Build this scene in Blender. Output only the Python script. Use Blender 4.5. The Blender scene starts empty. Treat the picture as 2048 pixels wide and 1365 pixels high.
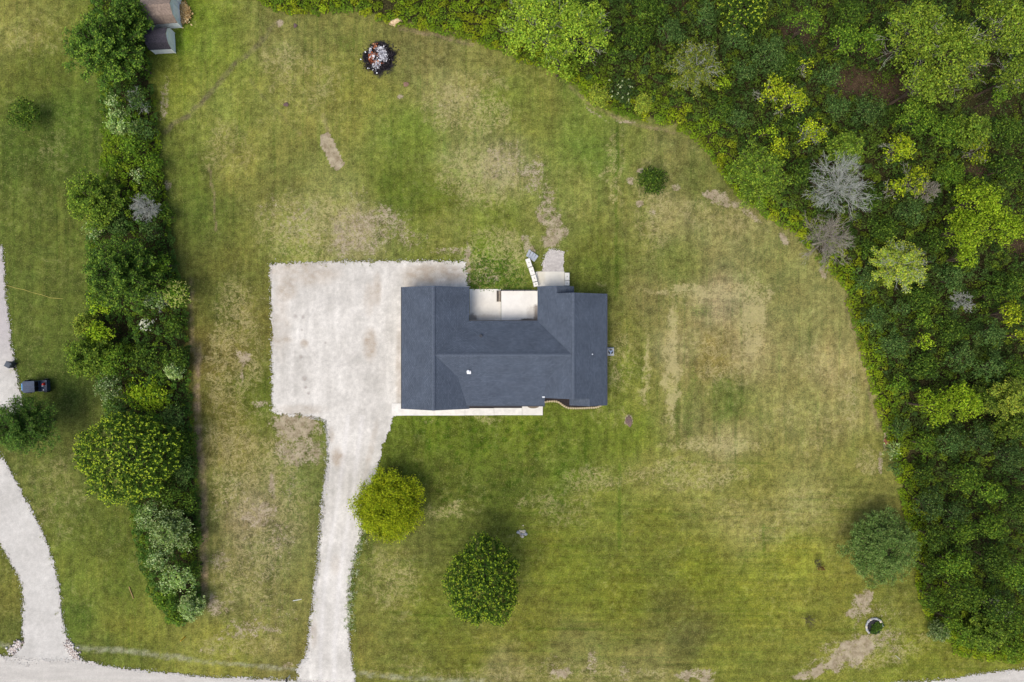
import bpy, math, random
import numpy as np
from mathutils import Vector, Matrix

# ------------------------------------------------------------------ camera, light
H = 82.0            # camera height above the lawn, metres
G = 0.06            # metres per photograph pixel on the ground
CX, CY = 1024.0, 682.5
sc = bpy.context.scene
cam_d = bpy.data.cameras.new('camera'); cam = bpy.data.objects.new('camera', cam_d)
sc.collection.objects.link(cam); sc.camera = cam
cam.location = (0, 0, H); cam.rotation_euler = (0, 0, 0)
cam_d.sensor_width = 36; cam_d.lens = 18.0 / (CX * G / H); cam_d.clip_end = 3000; cam_d.clip_start = 0.5

SUN_EL, SUN_AZ = math.radians(63), math.radians(222)     # azimuth clockwise from +Y
w = bpy.data.worlds.new('World'); sc.world = w; w.use_nodes = True
nt = w.node_tree; bg = nt.nodes['Background']
sky = nt.nodes.new('ShaderNodeTexSky'); sky.sky_type = 'NISHITA'; sky.sun_disc = False
sky.sun_elevation = SUN_EL; sky.sun_rotation = SUN_AZ
sky.air_density = 1.0; sky.dust_density = 4.0; sky.ozone_density = 1.0
nt.links.new(sky.outputs[0], bg.inputs[0]); bg.inputs[1].default_value = 0.135
sd = bpy.data.lights.new('sun', 'SUN'); sun = bpy.data.objects.new('sun', sd); sc.collection.objects.link(sun)
sd.energy = 1.6; sd.angle = math.radians(34); sd.color = (1.0, 0.95, 0.86)
dv = Vector((math.sin(SUN_AZ) * math.cos(SUN_EL), math.cos(SUN_AZ) * math.cos(SUN_EL), math.sin(SUN_EL)))
sun.rotation_euler = dv.to_track_quat('Z', 'Y').to_euler()
sc.view_settings.view_transform = 'Standard'; sc.view_settings.look = 'None'
sc.view_settings.exposure = 0.36; sc.view_settings.gamma = 1
sc.cycles.max_bounces = 5; sc.cycles.diffuse_bounces = 2; sc.cycles.transmission_bounces = 3

# ------------------------------------------------------------------ helpers
rng = np.random.default_rng(7); random.seed(7)
COL = sc.collection

def P(px, py, z=0.0):
    k = G * (H - z) / H
    return ((px - CX) * k, (CY - py) * k, z)

def lin(c):
    c = np.asarray(c, float) / 255.0
    return np.where(c <= 0.04045, c / 12.92, ((c + 0.055) / 1.055) ** 2.4)

def tag(o, label=None, cat=None, group=None, kind=None):
    if label: o['label'] = label
    if cat: o['category'] = cat
    if group: o['group'] = group
    if kind: o['kind'] = kind
    return o

def thing(name, label, cat, loc=(0, 0, 0), rz=0.0, group=None):
    o = bpy.data.objects.new(name, None); COL.objects.link(o)
    o.location = loc; o.rotation_euler = (0, 0, rz); o.empty_display_size = 0.3
    return tag(o, label, cat, group)

def link(name, me, mat, parent=None):
    o = bpy.data.objects.new(name, me); COL.objects.link(o)
    if mat is not None and not me.materials: me.materials.append(mat)
    if parent is not None: o.parent = parent
    return o

def np_mesh(name, V, F, col=None):
    """V (n,3); F (m,k) all faces with k corners; col (n,3) point colour."""
    me = bpy.data.meshes.new(name)
    V = np.ascontiguousarray(V, dtype=np.float32); F = np.ascontiguousarray(F, dtype=np.int32)
    m, k = F.shape
    me.vertices.add(len(V)); me.vertices.foreach_set('co', V.ravel())
    me.loops.add(m * k); me.loops.foreach_set('vertex_index', F.ravel())
    me.polygons.add(m)
    me.polygons.foreach_set('loop_start', np.arange(0, m * k, k, dtype=np.int32))
    me.update(calc_edges=True)
    if col is not None: add_col(me, 'Col', col)
    return me

def add_col(me, name, col):
    a = me.attributes.new(name, 'FLOAT_COLOR', 'POINT')
    c = np.ones((len(me.vertices), 4), np.float32); c[:, :3] = col
    a.data.foreach_set('color', c.ravel())

class MB:
    """collects simple solids into one mesh"""
    def __init__(s): s.v = []; s.f = []
    def add(s, vs, fs):
        n = len(s.v); s.v += [tuple(v) for v in vs]; s.f += [tuple(i + n for i in f) for f in fs]; return s
    def box(s, c, d, rz=0.0, m=None, taper=1.0):
        x, y, z = d[0] / 2, d[1] / 2, d[2] / 2; vs = []
        for sz in (-1, 1):
            t = taper if sz > 0 else 1.0
            for sx, sy in ((-1, -1), (1, -1), (1, 1), (-1, 1)):
                v = Vector((sx * x * t, sy * y * t, sz * z))
                if m is not None: v = m @ v
                v = Matrix.Rotation(rz, 3, 'Z') @ v
                vs.append(v + Vector(c))
        return s.add(vs, [(3, 2, 1, 0), (4, 5, 6, 7), (0, 1, 5, 4), (1, 2, 6, 5), (2, 3, 7, 6), (3, 0, 4, 7)])
    def tube(s, a, b, r0, r1=None, n=8):
        r1 = r0 if r1 is None else r1
        a = Vector(a); b = Vector(b); d = (b - a).normalized()
        u = d.orthogonal().normalized(); w_ = d.cross(u)
        vs = []
        for p, r in ((a, r0), (b, r1)):
            for i in range(n):
                t = 2 * math.pi * i / n; vs.append(p + u * math.cos(t) * r + w_ * math.sin(t) * r)
        fs = [(i, (i + 1) % n, n + (i + 1) % n, n + i) for i in range(n)] + [tuple(range(n - 1, -1, -1)), tuple(range(n, 2 * n))]
        return s.add(vs, fs)
    def prism(s, poly, z0, z1):
        n = len(poly); a = sum(poly[i][0] * poly[(i + 1) % n][1] - poly[(i + 1) % n][0] * poly[i][1] for i in range(n))
        if a < 0: poly = poly[::-1]
        vs = [(x, y, z0) for x, y in poly] + [(x, y, z1) for x, y in poly]
        return s.add(vs, [tuple(range(n - 1, -1, -1)), tuple(range(n, 2 * n))] + [(i, (i + 1) % n, n + (i + 1) % n, n + i) for i in range(n)])
    def build(s, name, mat, parent=None, bevel=0.0, smooth=False):
        me = bpy.data.meshes.new(name); me.from_pydata(s.v, [], s.f); me.update()
        if smooth: me.polygons.foreach_set('use_smooth', [True] * len(me.polygons))
        o = link(name, me, mat, parent)
        if bevel:
            b = o.modifiers.new('bevel', 'BEVEL'); b.width = bevel; b.segments = 2; b.limit_method = 'ANGLE'
        return o

def blob_mesh(name, r, seed, sub=2, squash=(1, 1, 1), rough=0.2, flat=False):
    """lumpy rounded solid (rocks, heaps)"""
    import bmesh
    bm = bmesh.new(); bmesh.ops.create_icosphere(bm, subdivisions=sub, radius=1)
    rr = random.Random(seed)
    ph = [(rr.uniform(1, 3.2), rr.uniform(0, 6), Vector((rr.gauss(0, 1), rr.gauss(0, 1), rr.gauss(0, 1))).normalized()) for _ in range(7)]
    for v in bm.verts:
        k = 1 + rough * sum(math.sin(f * v.co.dot(d) * 2 + p) for f, p, d in ph) / 3.0 + rr.uniform(-.03, .03)
        v.co = Vector((v.co.x * squash[0], v.co.y * squash[1], max(v.co.z, -0.25 if flat else -9) * squash[2])) * k * r
    me = bpy.data.meshes.new(name); bm.to_mesh(me); bm.free(); me.update()
    return me

# ---------------------------------------------------------------- value noise (numpy)
def vnoise(x, y, seed=0):
    xi = np.floor(x).astype(np.int64); yi = np.floor(y).astype(np.int64)
    fx = x - xi; fy = y - yi; fx = fx * fx * (3 - 2 * fx); fy = fy * fy * (3 - 2 * fy)
    def h(a, b):
        n = (a * 374761393 + b * 668265263 + seed * 974634777) & 0x7fffffff
        n = ((n ^ (n >> 13)) * 1274126177) & 0x7fffffff
        return ((n ^ (n >> 16)) & 0xffff) / 65535.0
    return (h(xi, yi) * (1 - fx) + h(xi + 1, yi) * fx) * (1 - fy) + (h(xi, yi + 1) * (1 - fx) + h(xi + 1, yi + 1) * fx) * fy

def fbm(x, y, seed=0, o=4):
    s = 0; a = 0.5; t = 0
    for i in range(o):
        s = s + a * vnoise(x * 2 ** i, y * 2 ** i, seed + i * 17); t += a; a *= 0.55
    return s / t

def in_poly(x, y, poly):
    x = np.asarray(x); inside = np.zeros(x.shape, bool); n = len(poly)
    for i in range(n):
        x0, y0 = poly[i]; x1, y1 = poly[(i + 1) % n]
        if y0 == y1: continue
        c = ((y0 > y) != (y1 > y)) & (x < (x1 - x0) * (y - y0) / (y1 - y0) + x0)
        inside ^= c
    return inside

def d_line(x, y, pts):
    d = np.full(np.shape(x), 1e9)
    for (x0, y0), (x1, y1) in zip(pts[:-1], pts[1:]):
        L = (x1 - x0) ** 2 + (y1 - y0) ** 2
        t = np.clip(((x - x0) * (x1 - x0) + (y - y0) * (y1 - y0)) / L, 0, 1)
        d = np.minimum(d, np.hypot(x - x0 - t * (x1 - x0), y - y0 - t * (y1 - y0)))
    return d

def sstep(a, b, x):
    t = np.clip((x - a) / (b - a), 0, 1); return t * t * (3 - 2 * t)

# ------------------------------------------------------------------ materials
def new_mat(name, rough=0.8, spec=0.3):
    m = bpy.data.materials.new(name); m.use_nodes = True
    b = m.node_tree.nodes['Principled BSDF']; b.inputs['Roughness'].default_value = rough
    b.inputs['Specular IOR Level'].default_value = spec
    return m, m.node_tree, b

def N(nt, t, **kw):
    n = nt.nodes.new(t)
    for k, v in kw.items():
        if k in n.inputs: n.inputs[k].default_value = v
        else: setattr(n, k, v)
    return n

def noise(nt, scale, detail=4, rough=0.6, vec=None):
    n = N(nt, 'ShaderNodeTexNoise'); n.inputs['Scale'].default_value = scale
    n.inputs['Detail'].default_value = detail; n.inputs['Roughness'].default_value = rough
    if vec is not None: nt.links.new(vec, n.inputs['Vector'])
    return n

def mix(nt, fac, a, b, mode='MIX'):
    m = N(nt, 'ShaderNodeMix', data_type='RGBA', blend_type=mode)
    for sock, v in ((m.inputs[0], fac), (m.inputs[6], a), (m.inputs[7], b)):
        if hasattr(v, 'is_output') or isinstance(v, bpy.types.NodeSocket): nt.links.new(v, sock)
        else: sock.default_value = v if not isinstance(v, (tuple, list, np.ndarray)) else (*v[:3], 1.0)
    return m.outputs[2]

def mth(nt, op, a, b=None, c=None, clamp=False):
    m = N(nt, 'ShaderNodeMath', operation=op, use_clamp=clamp)
    for i, v in enumerate((a, b, c)):
        if v is None: continue
        if isinstance(v, bpy.types.NodeSocket): nt.links.new(v, m.inputs[i])
        else: m.inputs[i].default_value = v
    return m.outputs[0]

def rngmap(nt, v, a, b, c=0.0, d=1.0):
    m = N(nt, 'ShaderNodeMapRange', interpolation_type='SMOOTHSTEP')
    nt.links.new(v, m.inputs[0])
    for i, x in enumerate((a, b, c, d)): m.inputs[i + 1].default_value = x
    return m.outputs[0]

def objvec(nt):
    return N(nt, 'ShaderNodeTexCoord').outputs['Object']

def bump(nt, bsdf, h, strength=0.4, dist=0.05):
    b = N(nt, 'ShaderNodeBump'); b.inputs['Strength'].default_value = strength; b.inputs['Distance'].default_value = dist
    nt.links.new(h, b.inputs['Height']); nt.links.new(b.outputs[0], bsdf.inputs['Normal'])

def plain(name, rgb, rough=0.7, var=0.12, scale=6.0, metal=0.0, spec=0.3, bmp=0.15, dark=None):
    """a procedural material: colour with two scales of noise"""
    m, t, b = new_mat(name, rough, spec); b.inputs['Metallic'].default_value = metal
    c = lin(rgb); v = objvec(t)
    n1 = noise(t, scale, 5, 0.65, v); n2 = noise(t, scale * 7, 3, 0.6, v)
    f = mth(t, 'ADD', mth(t, 'MULTIPLY', n1.outputs[0], 0.6), mth(t, 'MULTIPLY', n2.outputs[0], 0.4))
    d = c * (1 - 2.2 * var) if dark is None else lin(dark)
    col = mix(t, rngmap(t, f, 0.36, 0.64), d, c * (1 + var))
    t.links.new(col, b.inputs['Base Color'])
    if bmp: bump(t, b, n2.outputs[0], bmp, 0.03)
    return m

def leaf_material():
    m, t, b = new_mat('leaf', 0.75, 0.12)
    a = N(t, 'ShaderNodeAttribute', attribute_name='Col')
    t.links.new(a.outputs['Color'], b.inputs['Base Color'])
    tr = N(t, 'ShaderNodeBsdfTranslucent')
    t.links.new(mix(t, 1.0, a.outputs['Color'], (1.0, 1.0, 0.55), 'MULTIPLY'), tr.inputs['Color'])
    mx = N(t, 'ShaderNodeMixShader'); mx.inputs[0].default_value = 0.28
    out = t.nodes['Material Output']
    t.links.new(b.outputs[0], mx.inputs[1]); t.links.new(tr.outputs[0], mx.inputs[2]); t.links.new(mx.outputs[0], out.inputs[0])
    return m

def attr_material(name, rough=0.9, fine=9.0, lo=0.82, hi=1.12, bmp=0.5, second=2.0):
    m, t, b = new_mat(name, rough, 0.15)
    a = N(t, 'ShaderNodeAttribute', attribute_name='Col'); v = objvec(t)
    n1 = noise(t, fine, 4, 0.75, v); n2 = noise(t, second, 4, 0.6, v)
    f = mth(t, 'ADD', mth(t, 'MULTIPLY', n1.outputs[0], 0.7), mth(t, 'MULTIPLY', n2.outputs[0], 0.3))
    g = rngmap(t, f, 0.32, 0.68, lo, hi)
    cmb = N(t, 'ShaderNodeCombineColor')
    for i in range(3): t.links.new(g, cmb.inputs[i])
    t.links.new(mix(t, 1.0, a.outputs['Color'], cmb.outputs[0], 'MULTIPLY'), b.inputs['Base Color'])
    bump(t, b, n1.outputs[0], bmp, 0.04)
    return m

LEAF = leaf_material()
BARK = plain('bark_brown', (98, 84, 70), 0.9, 0.3, 5)
PALE_BARK = plain('bark_pale', (186, 184, 166), 0.85, 0.12, 6)
DEAD_BARK = plain('bark_dead_grey', (176, 179, 170), 0.9, 0.12, 6)

# ------------------------------------------------------------------ ground
KL = 0.88      # photograph lawn colour -> base colour gain
SAMPLES = """30 60 128 128 62;80 130 98 106 42;130 250 84 102 38;60 300 80 94 36;160 300 80 96 36;80 420 92 102 42;100 550 90 100 42;60 600 94 105 44;110 650 86 99 40;120 760 76 90 36;150 880 86 94 42;100 950 103 110 50;200 1080 92 103 40;180 1150 106 115 45;240 1150 100 112 42;150 1230 94 110 42;250 1260 118 122 48;200 1300 98 108 45;10 1200 112 113 50;20 1260 98 104 45
360 60 105 125 35;430 100 118 130 50;350 160 120 128 48;420 200 125 132 58;370 350 95 105 42;400 430 90 102 42;480 330 130 130 60;450 520 105 108 48;440 600 98 102 45;430 700 117 108 52;500 640 112 108 50;450 830 112 108 48;520 800 98 108 40;460 900 120 114 60;600 950 105 112 55;430 1000 112 115 55;500 1030 135 125 85;550 1080 110 112 62;450 1200 115 115 60;560 1200 120 118 62;450 1290 134 134 56;560 1320 125 120 62
560 80 120 120 62;650 60 118 118 58;700 180 125 125 55;620 200 127 127 60;850 90 112 110 58;900 180 137 134 77;950 140 120 120 60;1000 200 115 125 50;820 270 108 122 46;800 380 98 110 40;870 400 104 114 42;650 400 130 132 70;550 350 117 119 57;930 320 125 130 70;1000 330 135 132 85;1080 230 115 120 52;1180 250 110 124 50;1190 300 104 123 48;1250 280 115 122 55;1330 290 118 118 62;1400 360 108 112 55;1150 400 125 130 62;1100 450 120 125 60;1000 440 115 125 50;900 450 118 122 55;980 520 100 120 38;700 460 140 135 85;600 480 125 130 60
1250 450 120 121 58;1350 430 134 130 77;1450 480 130 127 74;1550 560 127 127 70;1350 520 113 118 56;1200 500 105 112 45;1200 540 98 108 42;1250 650 118 118 55;1250 750 113 120 48;1300 600 122 118 65;1440 600 150 140 97;1350 700 140 132 82;1420 720 130 119 62;1500 700 150 138 88;1600 640 132 130 74;1650 740 147 137 84;1600 800 137 134 74;1700 830 137 132 74;1450 800 110 118 55;1400 850 125 122 68;1450 890 147 140 87;1740 920 125 125 60;1250 870 106 118 40
850 850 96 112 34;950 880 93 108 34;1050 860 103 116 37;1150 870 97 110 37;800 920 90 102 35;900 960 88 98 35;1000 980 86 97 35;1080 960 92 102 38;900 1050 97 105 42;850 1060 100 105 48;760 1150 115 118 55;800 1250 112 115 50;860 1230 103 111 40;720 1280 112 112 50;1100 1100 112 118 42;1120 950 95 111 37;1200 1000 115 122 48;1300 950 128 128 60;1400 950 130 130 62;1300 1050 113 118 44;1500 960 128 128 58;1500 1050 137 134 70;1600 1000 140 137 74;1400 1150 116 122 40;1250 1200 110 115 38;1150 1150 110 118 40;1350 1230 98 100 42;1370 1270 100 100 50;1500 1200 118 123 42;1580 1130 130 133 48;1650 1180 122 123 48;1700 1000 122 122 58;1150 1300 122 120 62;1300 1330 125 122 65;1450 1320 118 122 48;1850 1300 118 123 44;1820 1200 112 115 48;1050 1250 110 112 42;950 1310 108 112 42;1000 1340 125 120 68"""
SP = np.array([[float(q) for q in s.split()] for s in SAMPLES.replace('\n', ';').split(';')])

WOOD = [(505, -200), (510, 0), (530, 18), (580, 32), (640, 32), (700, 28), (740, 38), (790, 54), (860, 64), (940, 85), (1000, 106), (1050, 130), (1100, 145), (1140, 165), (1170, 196), (1200, 217), (1260, 240), (1340, 256), (1390, 285), (1420, 322), (1450, 370), (1480, 400), (1530, 438), (1570, 462), (1600, 485), (1640, 530), (1680, 572), (1700, 640), (1720, 720), (1740, 785), (1765, 865), (1785, 935), (1795, 990), (1805, 1040), (1818, 1100), (1830, 1180), (1842, 1220), (1872, 1270), (1910, 1308), (1970, 1322), (2048, 1325), (2300, 1320), (2300, -200)]
HEDGE = [(180, -200), (300, -200), (300, 0), (303, 100), (306, 130), (316, 200), (326, 270), (328, 330), (340, 400), (350, 480), (362, 540), (378, 580), (380, 640), (382, 700), (387, 800), (390, 850), (397, 900), (404, 1000), (407, 1100), (407, 1195), (395, 1232), (370, 1250), (335, 1240), (300, 1180), (275, 1090), (262, 1020), (245, 940), (228, 860), (205, 790), (185, 740), (180, 690), (178, 620), (180, 560), (178, 480), (196, 420), (205, 350), (210, 280), (207, 200), (200, 150), (185, 60)]

# px cx cy rx ry rot(deg) strength   bare soil
BARE = [(1690,1312,95,34,-14,.5),(1760,1240,60,50,0,.32),(470,1010,60,60,0,.36),(530,1100,60,80,0,.34),(585,960,30,50,0,.36),(450,1180,40,60,0,.3),(540,1230,60,50,0,.3),(520,808,22,8,0,.6),(485,745,4,26,0,.6),(740,448,85,38,0,.62),(718,485,60,26,0,.62),(600,450,55,55,0,.42),(800,470,55,24,20,.5),(690,500,50,16,0,.5),(1010,330,55,55,0,.42),(1070,350,26,45,0,.55),(1096,430,18,60,0,.68),(1108,470,22,34,0,.8),(1060,490,14,16,0,.72),(905,502,42,8,0,.6),(935,530,7,50,0,.8),(982,556,14,16,0,.75),(960,540,30,30,0,.42),(1432,395,26,12,20,.85),(1455,407,24,9,15,.85),(1503,430,26,6,35,.75),(1352,374,12,7,15,.85),(1280,340,7,6,0,1),(1262,362,8,8,0,.75),(1277,407,9,7,0,.9),(1306,426,8,7,0,.85),(480,709,24,14,0,.85),(588,855,52,26,5,.85),(590,900,52,34,0,.7),(520,1030,38,20,0,.62),(545,975,8,30,0,.7),(560,1075,30,35,0,.45),(432,1212,28,22,0,.72),(440,1120,34,20,0,.5),(500,1262,70,10,0,.55),(490,1250,45,14,0,.5),(1722,1210,24,26,20,.8),(1702,1228,12,10,0,.9),(1745,1285,46,24,-20,.62),(1705,1300,50,24,-20,.95),(1655,1335,52,16,-12,.95),(1605,1352,22,8,0,.85),(1790,1290,16,44,0,.42),(1128,1342,22,14,0,.75),(1183,1328,10,30,0,.6),(1250,1345,12,20,0,.55),(1385,1352,42,11,10,.72),(1290,1345,40,10,0,.35),(328,200,9,50,4,.55),(335,370,6,14,0,.6),(575,1335,16,10,0,.6),(700,395,40,12,0,.35),(545,420,30,30,0,.35),(1258,843,9,13,0,1),(1570,480,8,14,-30,.9),(1645,545,6,16,-40,.7),(1773,880,6,20,0,.8),(1762,925,6,26,0,.7),(1705,600,4,20,-10,.6),(1520,1075,30,20,0,.3),(905,200,45,30,0,.3),(1115,1330,50,22,0,.35),(800,193,6,5,0,.9),(560,45,9,9,0,.9),(525,600,14,8,0,.3),(420,1300,30,8,0,.4),(1190,225,28,3,35,.8),(1250,243,24,3,12,.7),(1070,118,40,12,15,.45),(345,60,8,6,0,.5)]
# dry straw coloured turf
DRY = [(520,1000,90,130,0,.38),(470,700,50,150,0,.4),(560,920,40,60,0,.5),(1425,583,118,15,0,.9),(1510,640,26,78,0,.9),(1343,735,12,120,0,1.0),(1292,735,7,75,0,.7),(1440,700,75,70,0,.32),(1420,890,100,18,0,.6),(1370,590,40,22,0,.6),(1650,740,70,60,0,.18),(1600,850,120,60,0,.15),(1700,800,20,60,0,.4),(1420,430,120,30,10,.25),(1300,410,40,90,0,.4),(1222,340,6,90,0,.55),(1240,350,5,90,0,.45),(930,220,90,50,0,.5),(970,160,60,20,0,.4),(640,460,110,70,0,.5),(960,350,80,60,0,.5),(990,520,70,60,0,.5),(890,1020,40,14,0,.6),(1380,950,130,26,0,.45),(1560,1020,140,50,0,.2),(1180,960,60,30,0,.45),(1130,1010,60,40,0,.3),(780,1160,60,60,0,.35),(1740,930,18,30,0,.6),(470,930,50,120,0,.45),(440,900,40,80,0,.4),(500,1120,80,90,0,.4),(460,300,60,60,0,.3),(600,160,70,60,0,.3),(560,120,40,40,0,.3),(110,300,40,30,0,.2),(60,80,60,40,0,.4),(110,960,40,60,0,.35),(120,1030,60,50,0,.3),(480,1290,100,20,0,.4),(1100,1350,300,16,0,.35),(430,720,14,120,0,.4),(520,830,40,10,0,.4),(1760,1300,110,34,-10,.4),(480,760,30,60,0,.3),(1050,1010,20,10,0,.3),(970,840,24,5,12,.5),(860,835,12,6,0,.4),(1220,830,40,20,0,.25),(1222,760,16,14,0,.55),(1240,720,24,60,0,.35),(1200,570,14,10,0,.35)]
LUSH = [(870,400,70,50,0,.4),(800,375,70,40,0,.3),(1000,545,70,40,0,.45),(1380,800,9,130,0,.55),(1358,830,8,90,0,.6),(1460,800,12,60,0,.45),(1485,800,8,60,0,.45),(1400,620,22,16,0,.5),(1360,610,18,16,0,.4),(1450,830,90,14,0,.45),(940,870,190,40,0,.2),(960,960,180,50,0,.2),(740,1100,14,30,0,.5),(728,1165,16,40,0,.45),(620,950,14,120,0,.35),(520,720,18,120,0,.35),(690,85,30,22,0,.5),(400,430,22,70,0,.35),(150,330,24,60,0,.4),(1140,430,30,40,0,.3),(620,500,90,14,0,.4),(1200,610,10,60,0,.35),(1370,1270,40,25,0,.35),(160,1210,20,60,0,.35)]
LUSHL = [([(1236,250),(1232,400),(1234,600)],5,.7),([(1243,560),(1240,820)],4,.45),([(1240,930),(1238,1095)],5,.7),([(1060,1258),(1140,1257),(1225,1262)],4,.7),([(780,1226),(860,1232),(960,1236)],4,.6),([(1165,890),(1178,940),(1195,960)],4,.65),([(1527,1050),(1528,1100)],4,.7),([(1498,1075),(1483,1150)],3,.55),([(1340,924),(1420,925),(1540,927)],3,.65),([(1280,932),(1360,928)],3,.4),([(1200,1290),(1198,1330)],4,.5),([(1330,1095),(1460,1102)],3,.35),([(950,225),(880,270)],3,.4),([(1240,300),(1262,560)],3,.3),([(700,1332),(800,1345),(1000,1352)],4,.5)]
SOILL = [([(330,264),(350,246),(378,232),(420,186),(470,130),(500,105),(520,84),(555,44)],5,.85),([(394,690),(393,780),(396,850),(401,905),(408,1000),(409,1120),(408,1190)],7,.8),([(418,330),(428,400),(430,460)],2,.6),([(500,160),(540,210),(600,270)],3,.35),([(645,230),(655,262)],4,.5),([(382,560),(384,700)],5,.5),([(1140,172),(1175,206),(1205,224),(1262,248),(1345,264)],3,.6),([(1690,600),(1728,740),(1758,860)],4,.4),([(800,57),(870,71),(945,90)],3,.6)]
DITCH = [([(0,1290),(30,1296)],5,.8),([(150,1297),(250,1302),(330,1312),(380,1319)],6,.85),([(380,1319),(440,1328),(500,1332),(590,1340)],4,.7),([(700,1346),(780,1354),(880,1362),(980,1364)],5,.75)]

def ell(X, Y, cx, cy, rx, ry, rot, s):
    a = math.radians(rot); dx = X - cx; dy = Y - cy
    u = (dx * math.cos(a) + dy * math.sin(a)) / rx; v = (-dx * math.sin(a) + dy * math.cos(a)) / ry
    return s * (1 - sstep(0.55, 1.45, np.hypot(u, v)))

def axis(lo, hi, step, far):
    core = np.arange(lo, hi + step, step); d = [hi + 60, hi + 200, hi + 700, hi + 2500, far]
    return np.concatenate([[-far + 1000, lo - 2500, lo - 700, lo - 200, lo - 60], core, d])

def lawn_colour(X, Y):
    num = np.zeros(X.shape + (3,)); den = np.zeros(X.shape)
    for a, b, r, g, bl in SP:
        d2 = (X - a) ** 2 + (Y - b) ** 2 + 90.0
        wt = 1.0 / d2 ** 1.7
        num += wt[..., None] * np.array([r, g, bl]); den += wt
    return num / den[..., None]

def build_ground():
    gx = axis(-170, 2220, 3.5, 12000.0); gy = axis(-150, 1520, 3.5, 12000.0)
    X, Y = np.meshgrid(gx, gy)
    wx = X + 26 * (fbm(X / 40, Y / 40, 3) - .5); wy = Y + 26 * (fbm(X / 40, Y / 40, 9) - .5)
    C = lawn_colour(wx, wy)
    inner = (X > -400) & (X < 2500) & (Y > -400) & (Y < 1800)
    C[~inner] = (105, 112, 50)
    m1 = fbm(X / 38, Y / 38, 21) - .5; m2 = fbm(X / 13, Y / 13, 31) - .5; m3 = fbm(X / 90, Y / 7, 41) - .5; m4 = fbm(X / 7, Y / 90, 51) - .5
    hor = sstep(880, 1000, Y) * sstep(700, 800, X)              # mowing direction east-west in the south, north-south elsewhere
    st = m3 * hor + m4 * (1 - hor)
    m5 = fbm(X / 6, Y / 6, 33, 3) - .5
    C *= (1 + 0.22 * m1 + 0.24 * m2 + 0.26 * st + 0.30 * m5)[..., None]
    C *= np.array([1.0, .972, 1.0])
    C[..., 0] *= .965 + .08 * (fbm(X / 24, Y / 24, 35) - .5)
    bare = np.zeros(X.shape); dry = np.zeros(X.shape); lush = np.zeros(X.shape)
    bx = wx + 34 * (fbm(X / 22, Y / 22, 13) - .5) + 12 * (fbm(X / 7, Y / 7, 15) - .5); by = wy + 30 * (fbm(X / 22, Y / 22, 14) - .5) + 12 * (fbm(X / 7, Y / 7, 16) - .5)
    for e in BARE: bare = np.maximum(bare, ell(bx, by, *e) if e[2] > 12 and e[3] > 9 else ell(X + .3 * (bx - X), Y + .3 * (by - Y), *e))
    bare *= (0.55 + 0.85 * fbm(X / 15, Y / 15, 17)).clip(0, 1.15)
    for e in DRY: dry = np.maximum(dry, ell(bx, by, *e))
    dry = dry * np.where(X < 200, .45, .85) * (0.35 + 1.25 * fbm(X / 20, Y / 20, 19)) + .18 * (fbm(X / 60, Y / 60, 23) > .5) * fbm(X / 25, Y / 25, 29)
    for e in LUSH: lush = np.maximum(lush, ell(wx, wy, *e))
    xs = X + 8 * (fbm(X / 14, Y / 14, 61) - .5); ys = Y + 8 * (fbm(X / 14, Y / 14, 71) - .5)
    for pts, wd, s in LUSHL: lush = np.maximum(lush, s * (1 - sstep(wd * .3, wd * 1.5, d_line(xs, ys, pts))))
    soil = np.zeros(X.shape)
    for pts, wd, s in SOILL: soil = np.maximum(soil, s * (1 - sstep(wd * .4, wd * 1.6, d_line(xs, ys, pts))))
    rr = random.Random(5)
    for _ in range(110):                                          # darker tussocks in front of the house
        a, b = rr.uniform(830, 1130), rr.uniform(836, 1010)
        lush = np.maximum(lush, ell(X, Y, a, b, rr.uniform(2.5, 6), rr.uniform(2.5, 5), 0, 1.25))
    bare = np.maximum(bare, np.where(in_poly(xs, ys, [(640, 268), (655, 263), (668, 285), (690, 328), (675, 342), (660, 330), (640, 290)]), 1.0, 0))
    gm = np.zeros(X.shape)
    for pts, wd, s in DITCH: gm = np.maximum(gm, s * (1 - sstep(wd * .4, wd * 1.5, d_line(xs, ys, pts))))
    inw = (in_poly(X, Y, WOOD) & (d_line(X, Y, WOOD) > 9 + 8 * fbm(X / 9, Y / 9, 37))) | (in_poly(X, Y, HEDGE) & (d_line(X, Y, HEDGE) > 8 + 8 * fbm(X / 9, Y / 9, 37)))
    # brown leaf litter under the trees
    C[inw] = (58, 56, 34); bare[inw] *= 0; dry[inw] = 0; lush[inw] = 0
    lit = np.array([(1705, 175, 60, 40), (1790, 180, 50, 40), (1745, 100, 40, 20), (2025, 495, 40, 18), (1950, 345, 30, 16), (1600, 60, 40, 40), (275, 600, 16, 20), (1950, 130, 30, 30)])
    for cx, cy, rx, ry in lit:
        k = ell(X, Y, cx, cy, rx, ry, 0, 1.0) * inw
        C = C * (1 - k[..., None]) + np.array([76, 62, 50]) * k[..., None]
    # scorched ring of the fire site
    ch = ell(X + 26 * (fbm(X / 12, Y / 12, 61) - .5), Y + 26 * (fbm(X / 12, Y / 12, 71) - .5), 759, 117, 28, 31, 20, 1.15)
    ch = np.clip(ch, 0, 1)
    col = lin(np.clip(C, 0, 255)) * KL
    soilc = np.where((X < 600)[..., None] & (Y < 280)[..., None], lin((98, 92, 66)), lin((136, 118, 94))); dit = lin((150, 150, 126))
    k = np.clip(soil * (2.2 * fbm(X / 9, Y / 9, 81) - .35), 0, .9)[..., None]; col = col * (1 - k) + soilc * k
    k = np.clip(gm * (2.0 * fbm(X / 9, Y / 4, 91) - .5), 0, .6)[..., None]; col = col * (1 - k) + dit * k
    ny, nx = X.shape
    z = np.where(inner, 0.05 * (fbm(X / 30, Y / 30, 5) - .5), -0.02) - 0.03
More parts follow.
